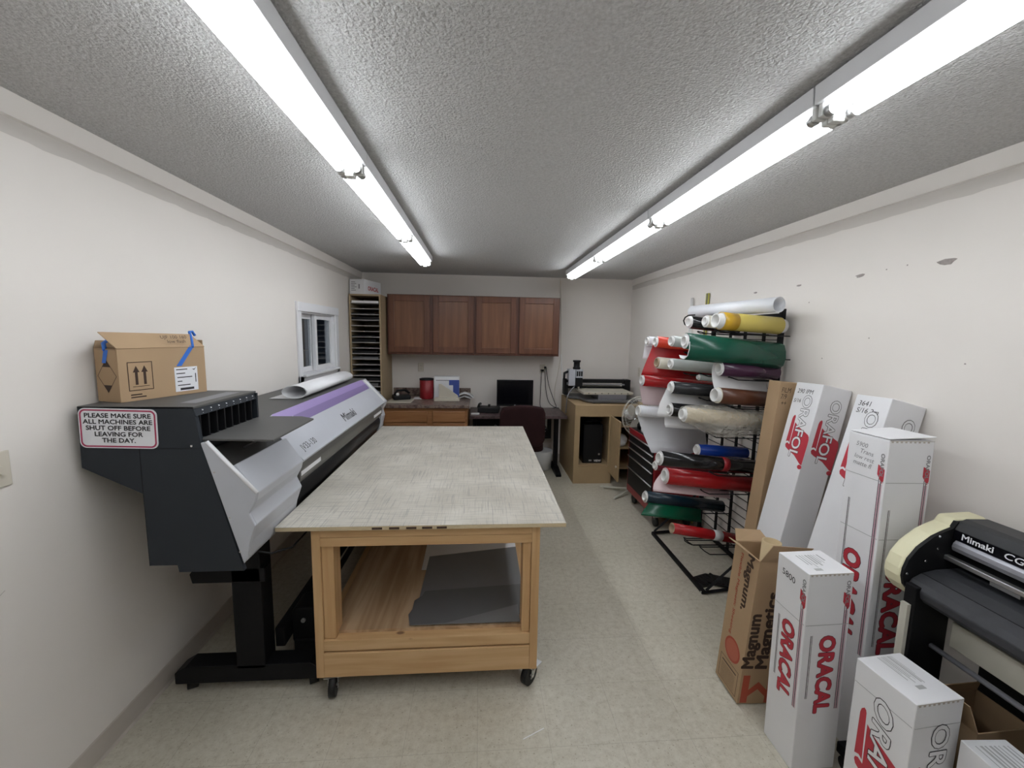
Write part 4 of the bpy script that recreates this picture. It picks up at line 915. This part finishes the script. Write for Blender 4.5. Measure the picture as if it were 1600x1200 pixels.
def roll(name, label, m, tip, end, r, rc=None, core='corewhite', endm='liner', proud=.012, flap=None, flapmat='liner', lining=None, frange=None, bands=(), squash=(1, 1), off=(0, 0), sup=True, cat='vinyl roll', second=None, flapname='hanging_liner'):
    tip, end = Vector(tip), Vector(end); d = end-tip; Ln = d.length
    m = F[m]; flapmat = F.get(flapmat) or M[flapmat]; endm = F.get(endm) or M[endm]; core = F.get(core) or M[core]
    if second: second = (second[0], F[second[1]])
    ry = -math.atan2(d.z, math.hypot(d.x, d.y)); rz = math.atan2(d.y, d.x)
    q = thing(name, label, cat, tip, (0, ry, rz), group=None)
    rc = rc or r*.72
    mb = MB(); mb.ring(0, Ln, r, rc, 32, 0, 1, sq=squash, off=off); mb2 = part('film', mb, [m, endm], q, local=True)
    if second: part('inner_wrap', MB().ring(-.0, second[0], r*1.012, r*.9, 32), second[1], q, local=True)
    part('core', MB().ring(-proud, Ln+(proud if proud > .012 else 0), rc-.0003, rc*.84, 28), core, q, local=True)
    if flap:
        x0, x1 = frange or (0, Ln)
        part(flapname, MB().ribbon(flap, x0, x1, .0014), flapmat, q, local=True)
        if lining: part('sheet_backing', MB().ribbon([(a*.965, (b+.032)*.965-.032) for a, b in flap[3:]], x0-.004, x1, .001), lining, q, local=True)
    for a, b, bm in bands: part('tape_band', MB().ring(a, b, r*1.02, r*.98, 32, sq=squash, off=off), bm, q, local=True)
    if sup:
        c = tip.lerp(end, .8); loop(c.y, c.z-r*squash[1]+off[1]-.006, max(1.50, tip.x+.08), .034, .03)
    return q
def E_(tip, x=1.885, s=-.085, dy=.03): return (x, tip[1]+dy, tip[2]+(x-tip[0])*s)
def hang(r, drop, out=.01, curl=0.0, n=8):
    p = [(r*.75, r*.72), (r*.97, r*.35), (r*1.03, 0)]
    for i in range(1, n+1):
        v = i/n; p.append((r*1.03+out*math.sin(v*1.6)-curl*v*v, -drop*v))
    return p
RL = 'vinyl_roll'
p = (1.50, 2.93, 1.815); roll(RL, 'black vinyl roll in the top row, farthest left of three', 'black', p, E_(p), .045)
p = (1.494, 2.70, 1.816); roll(RL, 'cream roll in the top row between the black and the yellow ones', 'cream', p, E_(p), .040, endm='corewhite')
roll(RL, 'yellow vinyl roll with golden first wrap in the top row', 'yellow', (1.47, 2.49, 1.812), (1.885, 2.535, 1.79), .054, .043, proud=.035, second=(.10, 'gold'))
roll('paper_tube', 'white wide open paper tube lying across the top of the vinyl rolls', 'white', (1.80, 2.43, 1.914), (1.66, 3.20, 1.906), .047, .0455, proud=-.01, core='white', sup=False, cat='paper tube')
gp = [(.02, .049), (0, .051), (-.038, .038), (-.058, 0), (-.067, -.045), (-.056, -.088), (-.02, -.112), (.025, -.108), (.045, -.09)]
roll(RL, 'large loose dark green vinyl roll in the second row, longest of that row', 'green', (1.256, 2.49, 1.683), (1.885, 2.51, 1.63), .046, flap=gp, flapmat='green', lining='liner', flapname='loose_film')
p = (1.27, 2.70, 1.681); roll(RL, 'thin silvery white roll just left of the large green roll', 'chrome', p, E_(p), .036, .031, core='corewhite')
p = (1.268, 2.95, 1.672); roll(RL, 'orange red roll with its film hanging down, second row', 'orange red', p, E_(p), .040, flap=hang(.04, .255, .02, -.0), flapmat='red', flapname='loose_film', frange=([.0, .0, .0, .0, -.005, -.012, -.02, -.028, -.036, -.044, -.05], .55))
p = (1.28, 3.13, 1.674); roll(RL, 'white roll at the far left end of the second row', 'white', p, E_(p), .036, flap=hang(.036, .14, .01), frange=(.0, .3), flapmat='white', flapname='loose_film')
p = (1.285, 2.94, 1.52); roll(RL, 'cream roll with a thick kraft core in the third row', 'cream', p, E_(p), .042, .034, core='corekraft', endm='corewhite')
p = (1.278, 2.71, 1.53); roll(RL, 'mirror grey roll below the large green one', 'chrome', p, E_(p), .036)
p = (1.49, 2.49, 1.516); roll(RL, 'dark purple vinyl roll with pale liner hanging behind, third row', 'purple', p, E_(p, s=-.06), .044, flap=hang(.044, .14, .0, .06), frange=(-.02, .36))
p = (1.25, 3.12, 1.37); roll(RL, 'bright red roll with pinkish liner, far left in the fourth row', 'red', p, E_(p), .043, flap=hang(.043, .19, .0, .03), flapmat='linerpink', frange=([.0, .0, .0, .0, .005, .01, .015, .02, .025, .03, .04], .42))
p = (1.284, 2.70, 1.371); roll(RL, 'charcoal grey roll left of the brown one in the fourth row', 'charcoal', p, E_(p), .042, flap=hang(.042, .21, .0, .03), frange=([.0, .0, .0, -.01, -.02, -.03, -.04, -.05, -.055, -.06, -.06], .5))
roll(RL, 'brown vinyl roll with cream rims at both ends', 'brown', (1.475, 2.465, 1.352), (1.875, 2.505, 1.318), .050, .042, proud=.024, endm='cream')
p = (1.485, 2.72, 1.438); roll(RL, 'slim pale grey roll wedged behind the purple liner', 'chrome', p, E_(p), .020, sup=False)
p = (1.24, 3.13, 1.13); roll(RL, 'white roll with a big white sheet hanging down in front of the fan', 'white', p, E_(p), .044, .038, flap=hang(.044, .31, .0, .12), flapmat='white', flapname='loose_film', frange=([.0, .0, .0, .01, .025, .04, .055, .07, .085, .10, .115], [.6]*9+[.55, .40]))
p = (1.286, 2.70, 1.219); roll(RL, 'black roll next to the plastic wrapped roll in the fifth row', 'black', p, E_(p), .046, flap=hang(.046, .13, .03, .05), frange=(0, .4))
q = roll(RL, 'tan roll wrapped in clear crinkled plastic', 'tan', (1.28, 2.49, 1.225), (1.885, 2.52, 1.172), .046, endm='corewhite', proud=.02)
mb = MB(); rows, n = 16, 26; vs = []
random.seed(3)
for i in range(rows+1):
    v = i/rows; x = -.01+.63*v
    for j in range(n):
        a = 2*PI*j/n; rr = (.050+.022*math.sin(v*PI))*(1+random.uniform(-.10, .14)); zz = rr*math.sin(a); zz -= .055*math.sin(v*PI)**1.5*max(0, -math.sin(a))
        vs.append((x, rr*math.cos(a)*1.02, zz))
mb.add(vs, [(i*n+j, i*n+(j+1) % n, (i+1)*n+(j+1) % n, (i+1)*n+j) for i in range(rows) for j in range(n)], 0, True); part('plastic_wrap', mb, 'clear', q, local=True)
p = (1.51, 2.72, .93); roll(RL, 'bright blue vinyl roll behind the long black one', 'blue', p, E_(p), .040)
roll(RL, 'long glossy black roll with a red tape band', 'black', (1.135, 2.48, .946), (1.885, 2.54, .855), .046, bands=((.425, .47, 'red'),))
p = (1.32, 2.95, .745); roll(RL, 'burgundy roll peeping out left below the long black one', 'burgundy', p, E_(p), .037)
roll(RL, 'thick red vinyl roll with pinkish liner, under the long black one', 'red', (1.235, 2.60, .787), (1.885, 2.62, .708), .054, flap=hang(.054, .115, .0, .05), flapmat='linerpink', frange=([.0, .0, .0, -.01, -.02, -.03, -.04, -.05, -.055, -.06, -.06], .5), endm='linerpink')
p = (1.255, 2.95, .50); roll(RL, 'navy roll with loose green film near the rack foot', 'navy green', p, E_(p, s=-.16), .045, flap=[(-.034, -.031), (-.040, -.045), (-.045, -.06), (-.052, -.08), (-.062, -.10), (-.075, -.118)], flapmat='deep green', flapname='loose_film', frange=([.02, .01, .0, -.015, -.03, -.045], .45))
roll(RL, 'lowest roll, red on an open kraft core with a white band', 'red', (1.38, 2.75, .345), (1.885, 2.79, .235), .037, .031, core='corekraft', endm='corekraft', proud=.0, bands=((.33, .40, 'liner'),))
mb = MB().tube([(1.955, 3.80, .0), (1.955, 3.80, 2.07)], .014, 12); solo('white_tube', mb, 'white', 'white tube standing upright behind the vinyl rack', 'tube', loc=(1.955, 3.8, 0))
mb = MB(); mb.box((1.962, 3.53, 0), (1.970, 3.575, 2.09)); mb.box((1.960, 3.545, 0), (1.962, 3.56, 2.09), 1); solo('yardstick', mb, ['yellowstick', 'greysheet2'], 'green and yellow rule standing upright behind the vinyl rack', 'ruler', loc=(1.966, 3.55, 0))
mb = MB().tube([(1.9, 3.02, 1.78), (1.60, 3.04, 1.775), (1.55, 3.05, 1.785), (1.525, 3.05, 1.805), (1.515, 3.05, 1.83), (1.525, 3.05, 1.855), (1.55, 3.05, 1.87), (1.60, 3.05, 1.875)], .005, 8); solo('black_hook', mb, 'blackmetal', 'black wire hook at the left end of the top row of rolls', 'hook', loc=(1.6, 3.04, 1.8))
mb = MB()
for k, (x, y, a) in enumerate(((1.60, 2.64, 20), (1.70, 2.60, -25))):
    T = Matrix.Translation((x, y, .001+.012*k)) @ Matrix.Rotation(R(a), 4, 'Z'); mb.prism([(-.10, -.05), (.06, -.07), (.12, .0), (.06, .06), (-.06, .06)], 2, 0, .011, T=T)
    for i in range(6): mb.box((-.07+i*.03, -.045, .011), (-.055+i*.03, .045, .015), T=T)
solo('ribbed_mat', mb, 'rubber', 'black ribbed rubber pieces on the floor inside the rack foot', 'mat', loc=(1.65, 2.62, 0))

# ------------------------------------------------------------------ tall cartons
LD, LU = (0, 0, -1), (0, -1, 0)       # left face: reading downwards, letter tops towards the front edge
RU = (1, 0, 0)                         # right face
def faces(h, w, d):
    # (origin at top centre, reading direction, up direction) of left and right face
    return ((0, d/2, h), LD, LU), ((w/2, 0, h), LD, RU)
def fitted(name, txt, cap, length, o, rd, up, m, parent, offset, off, u0=0.0, shear=0.0, pad=0.0):
    # lettering scaled so that the plain word is exactly cap high and length long
    bvs, _ = text_mb(txt, 1.0, 0.0, shear); vs, fs = text_mb(txt, 1.0, offset, shear)
    x0 = min(v[0] for v in bvs); x1 = max(v[0] for v in bvs); y0 = min(v[1] for v in bvs); y1 = max(v[1] for v in bvs)
    vs = [((v[0]-x0)/(x1-x0)*length, ((v[1]-y0)/(y1-y0)-.5)*cap+u0, v[2]) for v in vs]
    return part(name, MB().add(vs, fs, T=frame_T(o, rd, up, off)), m, parent, local=True)
def oracal(t, fc, s0, L, cap=.060, u0=.004):
    o, rd, up = fc; o = Vector(o)+Vector(rd)*s0
    fitted('logo_outline', 'ORACAL', cap, L, o, rd, up, 'ink', t, .062, .0004, u0)
    fitted('red_logo', 'ORACAL', cap, L, o, rd, up, 'inkred', t, .042, .0009, u0)
def orafol(t, fc, s0, L, cap=.058, u0=.017, sw=0.0, shear=0.0):
    o, rd, up = fc; o0 = Vector(o)+Vector(rd)*s0
    strip = [(.335, -1.0), (.345, -.90), (.37, -.86), (.79, -.80), (.77, -1.0), (.785, -1.25), (.40, -1.21), (.36, -1.15)]
    body = [(.45, -.74), (.50, -.35), (.60, 1.10), (.63, 1.25), (.68, 1.33), (.75, 1.34), (1.08, 1.30), (1.07, 1.05), (.965, .17), (.90, -.85), (.875, -1.13), (.84, -1.22), (.815, -1.18), (.80, -1.02), (.82, -.74)]
    knob = [(1.115+.035*math.cos(q*PI/8), 1.12+.26*math.sin(q*PI/8)) for q in range(16)]
    mb = MB()
    for pl in (strip, body, knob): decal(mb, [(a*L+sw, b*cap+u0) for a, b in pl], o0, rd, up, .0004)
    part('red_swoosh', mb, 'inkred', t, local=True)
    fitted('logo_outline', 'ORAFOL', cap, L, o0, rd, up, 'ink', t, .042, .0008, u0, shear)
    fitted('logo_letters', 'ORAFOL', cap, L, o0, rd, up, 'whitecard', t, .014, .0012, u0, shear)
def edge_marks(t, h, w, d, s0, s1, which):
    # small logo and double rules close to the front vertical edge of each face
    for k, (o, rd, up) in enumerate(faces(h, w, d)):
        wd = d if k == 0 else w; o = Vector(o); upv = Vector(up)
        e = o+upv*(wd/2-.018)
        mb = MB(); decal(mb, [(s0+.045, -.016), (s0+.06, .012), (s0+.105, .012), (s0+.118, .006), (s0+.085, -.016)], e, rd, up, .0004); part('small_red_mark', mb, 'inkred', t, local=True)
        fitted('small_logo', 'ORAFOL', .015, .095, e+Vector(rd)*s0, rd, up, 'inkg', t, .03, .0008)
        mb = MB(); decal(mb, rect(s0+.10, .000, s1, .003), e, rd, up, .0004); decal(mb, rect(s0+.10, -.008, s1, -.0055), e, rd, up, .0004)
        part('black_rule', mb, 'ink', t, local=True)
        mb = MB(); decal(mb, rect(s0+.12, .004, s1, .0075), e, rd, up, .0004); decal(mb, rect(s0+.12, -.0052, s1, -.0005), e, rd, up, .0004); part('pink_rule', mb, 'inkpink', t, local=True)
        mb = MB(); e2 = o-upv*(wd/2-.028); decal(mb, rect(s0+.22, 0, s1-.05, .003), e2, rd, up, .0004); decal(mb, rect(s0+.22, .006, s1-.05, .008), e2, rd, up, .0004); part('black_rule', mb, 'ink', t, local=True)
def top_label(t, h, w, d, a=(.25, .25, .8, .8)):
    random.seed(int(h*1000)); mb = MB(); x0, y0, x1, y1 = a[0]*w, a[1]*d, a[2]*w, a[3]*d; n = 8
    for i in range(n):
        xx = x0+(x1-x0)*i/n; mb2 = rect(xx, y1-(y1-y0)*random.uniform(.5, 1), xx+(x1-x0)/n*random.choice([.25, .4, .6]), y1)
        decal(mb, mb2, (0, 0, h), (1, 0, 0), (0, 1, 0), .0005)
    decal(mb, rect(x0, y0-.02, x0+.03, y0-.005), (0, 0, h), (1, 0, 0), (0, 1, 0), .0005)
    part('top_label_print', mb, 'inkfaint', t, local=True)
def carton(name, label, F, w, d, h, rot=(0, 0, 0), m='whitecard', creases=(), perf=True, body='carton'):
    t = thing(name, label, 'box', F, rot)
    part(body, MB().box((0, 0, 0), (w, d, h)), m, t, local=True, bevel=.0025)
    for c in creases:
        mb = MB(); mb.box((-.0006, .004, h-c), (0, d-.004, h-c+.0022)); mb.box((.004, -.0006, h-c), (w-.004, 0, h-c+.0022)); part('crease', mb, 'inkfaint' if m == 'whitecard' else 'cardin', t, local=True)
    if perf:
        mb = MB(); n = 9
        mb.box((.004, -.0006, h-.004), (w-.002, 0, h-.0015))
        for i in range(n): mb.box((.008+i*(w-.02)/n, -.0006, h-.010), (.008+(i+.45)*(w-.02)/n, 0, h-.004))
        part('torn_edge', mb, 'whitecardin', t, local=True)
    return t
wd_, dd_, hh_ = .179, .162, .838
t = carton('tall_carton', 'tall white box marked 5800 with red letters beside the brown box', (1.247, 1.373, .0), wd_, dd_, hh_, (R(.4), R(-1.2), 0), creases=(.21,))
fl, fr = faces(hh_, wd_, dd_); oracal(t, fl, .248, .322); oracal(t, fr, .258, .325, u0=.010); edge_marks(t, hh_, wd_, dd_, .032, .57, 0); top_label(t, hh_, wd_, dd_)
lettering('handwriting', '5800', .036, (0, dd_-.028, hh_-.072), (0, -1, -.12), (0, 0, 1), 'ink', t, shear=-.1)
wd_, dd_, hh_ = .169, .185, 1.47
t = carton('tall_carton', 'tall white box marked 290 leaning on the wall beside the rack', (1.501, 1.999, .036), wd_, dd_, hh_, (R(-2.1), R(12.1), 0), creases=(1.12,), perf=False)
fl, fr = faces(hh_, wd_, dd_); orafol(t, fl, .070, .347); orafol(t, fr, .070, .345)
lettering('handwriting', '290 IPM', .035, (0, dd_-.022, hh_-.06), (0, -1, 0), (0, 0, 1), 'ink', t, shear=.15, sx=.95)
lettering('handwriting', 'S/16', .030, (0, dd_-.012, hh_-.115), (0, -1, .05), (0, 0, 1), 'ink', t, shear=.2)
wd_, dd_, hh_ = .174, .172, 1.46
t = carton('tall_carton', 'tall white box marked 3641 leaning on the wall, partly hidden', (1.445, 1.63, .043), wd_, dd_, hh_, (R(-1.9), R(14.4), 0), perf=False)
fl, fr = faces(hh_, wd_, dd_); orafol(t, fl, .074, .36, u0=.022); orafol(t, fr, .072, .36, u0=.03)
lettering('handwriting', '3641\nS/16 2m', .034, (0, dd_-.02, hh_-.05), (0, -1, 0), (0, 0, 1), 'ink', t, shear=.15)
wd_, dd_, hh_ = .189, .174, 1.327
t = carton('tall_carton', 'tall white box with a lifted lid and handwriting, tallest standing upright', (1.548, 1.419, .003), wd_, dd_, hh_, (R(-1.1), R(.8), 0), creases=(.17, .40))
fl, fr = faces(hh_, wd_, dd_); edge_marks(t, hh_, wd_, dd_, .058, .90, 0); oracal(t, fl, .49, .38, .072, -.012); oracal(t, fr, .50, .38, .072, -.005); top_label(t, hh_, wd_, dd_, (.3, .4, .8, .9))
part('lid', slab([(0, 0, hh_+.003), (wd_, -.004, hh_+.014), (wd_, dd_, hh_+.016), (0, dd_, hh_+.003)], .002), 'whitecard', t, local=True)
lettering('handwriting', '5900\n   Trans\nlow rest\nmatte fl', .026, (0, dd_-.035, hh_-.05), (0, -1, -.06), (0, 0, 1), 'inkg', t, shear=.2)
wd_, dd_, hh_ = .181, .193, .588
t = carton('short_carton', 'white box with outlined black letters in the lower right foreground', (1.359, 1.064, 0), wd_, dd_, hh_, (0, 0, R(4.6)), creases=(.085,))
fl, fr = faces(hh_, wd_, dd_); orafol(t, fl, .076, .42, .060, .010, -.065, .3); orafol(t, fr, .084, .42, .064, .017); top_label(t, hh_, wd_, dd_, (.4, .35, .75, .95))
t = carton('short_carton', 'low white box at the bottom right corner of the picture', (1.495, .84, 0), .145, .21, .475, (0, 0, R(-3)), perf=False)
top_label(t, .475, .145, .21, (.15, .2, .95, .9))
mb = MB(); mb.box((0, .10, .475), (.145, .102, .4756)); part('lid_seam', mb, 'inkfaint', t, local=True)
# brown magnet sheeting box
wd_, dd_, hh_ = .171, .178, .716
t = thing('brown_carton', 'open brown box with black and rust lettering left of the white boxes', 'box', (1.21, 1.671, .009), (R(1.4), R(2.9), 0))
mb = MB(); th = .004
mb.box((0, 0, 0), (wd_, th, hh_)); mb.box((0, dd_-th, 0), (wd_, dd_, hh_)); mb.box((0, th, 0), (th, dd_-th, hh_)); mb.box((wd_-th, th, 0), (wd_, dd_-th, hh_)); mb.box((th, th, 0), (wd_-th, dd_-th, th))
part('carton', mb, 'card', t, local=True)
part('flap', slab([(.0, .0, hh_), (wd_, .0, hh_), (wd_+.06, -.01, hh_+.075), (.045, -.005, hh_+.08)]), 'cardin', t, local=True)
part('flap', slab([(0, dd_, hh_), (0, .005, hh_), (-.045, .02, hh_+.03), (-.045, dd_-.01, hh_+.025)]), 'card', t, local=True)
part('flap', slab([(.0, dd_, hh_), (wd_, dd_, hh_), (wd_-.02, dd_+.05, hh_+.035), (.02, dd_+.05, hh_+.04)]), 'card', t, local=True)
fl, fr = faces(hh_, wd_, dd_)
o = Vector(fl[0]); fitted('black_lettering', 'Magnum.', .055, .275, o+Vector((0, 0, -.006)), LD, LU, 'inkbrown', t, .035, .0006, .028)
fitted('rust_lettering', 'Flexible Magnetic Sheeting', .022, .42, o+Vector((0, 0, -.028)), LD, LU, 'inkredk', t, .012, .0006, -.030)
mb = MB(); decal(mb, [(.508+.058*math.cos(a*PI/12), .004+.058*math.sin(a*PI/12)) for a in range(24)], o, LD, LU, .0006); el = part('rust_oval', mb, 'inkredk', t, local=True)
mb = MB(); decal(mb, [(.508+.048*math.cos(a*PI/12), .004+.048*math.sin(a*PI/12)) for a in range(24)], o, LD, LU, .0009); part('oval_inner', mb, 'ovalin', el, local=True)
mb = MB(); fo = (0, dd_/2, 0)
for r_ in (rect(-.07, .015, .07, .0175), rect(-.07, .135, .07, .1375), rect(-.07, .015, -.0675, .1375), rect(.0675, .015, .07, .1375)): decal(mb, r_, fo, (0, -1, 0), (0, 0, 1), .0006)
decal(mb, rect(-.055, .112, .055, .118), fo, (0, -1, 0), (0, 0, 1), .0006)
for i in range(10): decal(mb, rect(-.055, .025+i*.008, .05, .0265+i*.008), fo, (0, -1, 0), (0, 0, 1), .0006)
part('printed_frame', mb, 'inkbrown', t, local=True)
for wd2, uu, ln in (('Magnum', .055, .27), ('Magnetics', -.012, .38)):
    fitted('black_lettering', wd2, .072, ln, (wd_/2, 0, .186), (0, 0, 1), (-1, 0, 0), 'inkbrown', t, .04, .0006, uu)
mb = MB()
for pl in ([(.012, .0), (.045, .0), (.045, .035), (.09, .075), (.13, .035), (.13, .0), (.165, .0), (.165, .15), (.135, .15), (.135, .07), (.09, .115), (.045, .07), (.045, .15), (.012, .15)],):
    decal(mb, [(a, b*.95) for a, b in pl], (0, 0, .005), (1, 0, 0), (0, 0, 1), .0006)
part('zigzag_emblem', mb, 'inkredk', t, local=True)
mb = MB(); T = Matrix.Translation((1.33, 1.735, .03)) @ Matrix.Rotation(R(-88), 4, 'Y'); mb.ring(0, .745, .040, .034, 28, T=T)
solo('cardboard_tube', mb, 'mdfdark', 'pale cardboard tube standing inside the open brown box', 'tube', loc=(1.33, 1.735, .03))
# kraft box leaning behind
wd_, dd_, hh_ = .15, .10, 1.455
t = carton('brown_carton', 'narrow brown box with handwriting between rack and white boxes', (1.612, 2.262, .012), wd_, dd_, hh_, (0, R(4.6), 0), m='card', perf=False)
lettering('handwriting', 'FILM\n7/9\n ++', .042, (.012, 0, hh_-.06), (1, 0, 0), (0, 0, 1), 'inkbrown', t, lines=.9, sx=.7, shear=.1)
# kraft box behind the lower right boxes
t = thing('brown_carton', 'plain open brown box under the cutting plotter at lower right', 'box', (1.60, 1.075, 0), (0, 0, R(2)))
wd_, dd_, hh_ = .21, .155, .46; mb = MB()
mb.box((0, 0, 0), (wd_, th, hh_)); mb.box((0, dd_-th, 0), (wd_, dd_, hh_)); mb.box((0, th, 0), (th, dd_-th, hh_)); mb.box((wd_-th, th, 0), (wd_, dd_-th, hh_)); mb.box((th, th, 0), (wd_-th, dd_-th, th))
part('carton', mb, 'cardin', t, local=True)
part('flap', slab([(0, 0, hh_), (0, dd_, hh_), (-.03, dd_-.01, hh_+.09), (-.03, .01, hh_+.09)]), 'card', t, local=True)
part('flap', slab([(0, dd_, hh_), (wd_, dd_, hh_), (wd_-.02, dd_-.02, hh_+.05), (.02, dd_-.02, hh_+.05)]), 'card', t, local=True)

# ------------------------------------------------------------------ cutting plotter
K = 1.04
def S(x, z): return (x*K, CAM_H-(CAM_H-z)*K)
cyn, cyf, cye = 1.331, 1.385, -.45
t = thing('cutting_plotter', 'black cutting plotter with cream end caps on a stand at the right', 'plotter', (1.78, .45, 0))
cap = [S(*q) for q in [(1.665, 1.091), (1.650, 1.067), (1.612, 1.052), (1.579, 1.036), (1.545, 1.010), (1.524, .993), (1.493, .951), (1.48, .913), (1.478, .885), (1.486, .855), (1.517, .82), (1.60, .775), (1.80, .775), (1.84, .85), (1.84, 1.05), (1.78, 1.095)]]
def shrink(pl, k): cx_ = sum(p[0] for p in pl)/len(pl); cz_ = sum(p[1] for p in pl)/len(pl); return [(cx_+(p[0]-cx_)*k, cz_+(p[1]-cz_)*k) for p in pl]
for ya, yb_ in ((cyn-.012, cyf), (cye, cye+.066)):
    mb = MB(); mb.prism(cap, 1, ya, yb_, smooth=False); part('end_cap', mb, 'cream', t, bevel=.012, seg=3)
part('side_plate', MB().prism(shrink(cap, .965), 1, cyn-.02, cyn-.004), 'black', t)
mb = MB()
for x, z in ((1.60, 1.035), (1.60, .99), (1.56, .945), (1.495, .90), (1.50, .85)):
    x, z = S(x, z); mb.cyl((x, cyn-.022, z), (x, cyn-.018, z), .004, 8)
part('screw', mb, 'chrome', t)
b0, b1 = cye+.066, cyn-.02
lid = [S(*q) for q in [(1.668, 1.090), (1.652, 1.060), (1.66, 1.05), (1.80, 1.05), (1.80, 1.07), (1.77, 1.096), (1.69, 1.098)]]
part('lid', MB().prism(lid, 1, b0, b1), 'lid', t, bevel=.003)
pan = [S(*q) for q in [(1.652, 1.060), (1.650, 1.026), (1.70, 1.02), (1.70, 1.05), (1.66, 1.052)]]
part('name_panel', MB().prism(pan, 1, b0, b1), 'blackgloss', t)
bar = [S(*q) for q in [(1.650, 1.026), (1.641, 1.017), (1.637, 1.004), (1.641, .990), (1.655, .986), (1.70, .99), (1.70, 1.024)]]
part('carriage_cover', MB().prism(bar, 1, b0, b1-.01, smooth=False), 'silverbar', t, bevel=.003)
x0, z0 = S(1.628, .968); x1, z1 = S(1.65, .951); part('pinch_bar', MB().box((x0, b0, z1), (x1, b1+.005, z0)), 'steel', t, bevel=.003)
x0, z0 = S(1.70, .99); x1, z1 = S(1.78, .80); part('inner_body', MB().box((x0, b0, z1), (x1, b1, z0)), 'black', t)
mb = MB()
for yy in (1.18, .95, .70, .45): x0, z0 = S(1.640, .946); mb.box((x0, yy-.08, z0-.012), (x0+.02, yy, z0))
part('pinch_roller', mb, 'steel', t)
ap = [S(*q) for q in [(1.70, .918), (1.60, .914), (1.548, .903), (1.515, .885), (1.500, .862), (1.505, .838), (1.522, .818), (1.54, .815), (1.70, .88)]]
part('front_platen', MB().prism(ap, 1, b0, b1, smooth=False), 'apron', t, bevel=.006, seg=3)
xx, zz_ = S(1.548, .9035); part('platen_groove', MB().box((xx-.001, b0, zz_-.001), (xx+.001, b1, zz_+.0006)), 'black', t)
x0, z0 = S(1.6505, 1.030)
UPN = (.002, 0, .034)
lettering('maker_lettering', 'Mimaki', .030, (x0-.0008, 1.285, z0+.006), (0, -1, 0), UPN, 'label', t, local=False, offset=.0007, sx=1.1)
lettering('model_lettering', 'CG-130', .030, (x0-.0008, 1.165, z0+.006), (0, -1, 0), UPN, 'label', t, local=False, offset=.0004, sx=1.25, shear=.2)
mb = MB(); mb.box((1.547, 1.265, .11), (1.69, 1.305, .84)); mb.box((1.547, 1.265, .10), (1.69, 1.36, .13)); lg = part('stand_leg', mb, 'blackmetal', t, bevel=.003)
part('leg_strip', MB().box((1.533, 1.275, .11), (1.5465, 1.30, .77)), 'creamleg', lg)
mb = MB().box((1.575, -.40, .06), (1.66, -.35, .84)); part('stand_leg', mb, 'blackmetal', t, bevel=.003)
for y in (1.335, -.40):
    fb = part('foot_beam', MB().box((1.45, y, .055), (1.95, y+.06, .10)), 'blackmetal', t, bevel=.004)
    for x in (1.475, 1.92): part('caster', MB().ring(-.018, .018, .028, .006, 18, T=Matrix.Translation((x, y+.025, .028))), 'rubber', fb)
part('cross_beam', MB().box((1.70, -.35, .615), (1.74, 1.262, .71)), 'creamleg', t, bevel=.003)
part('basket_rod', MB().cyl((1.63, -.35, .62), (1.63, 1.262, .62), .009, 12), 'silverbar', t)
part('media_basket', MB().ribbon([(1.845, .84), (1.84, .5), (1.845, .24), (1.86, .13), (1.89, .08)], -.33, 1.262, .004, axis=1), 'black', t)

# ------------------------------------------------------------------ scrap on the floor
mb = MB().box((0, 0, 0), (.105, .004, .0015)); solo('plastic_sliver', mb, 'white', 'thin white sliver of plastic lying on the floor in the foreground', 'scrap', loc=(.195, 1.562, 0), rot=(0, 0, R(25)), local=True)
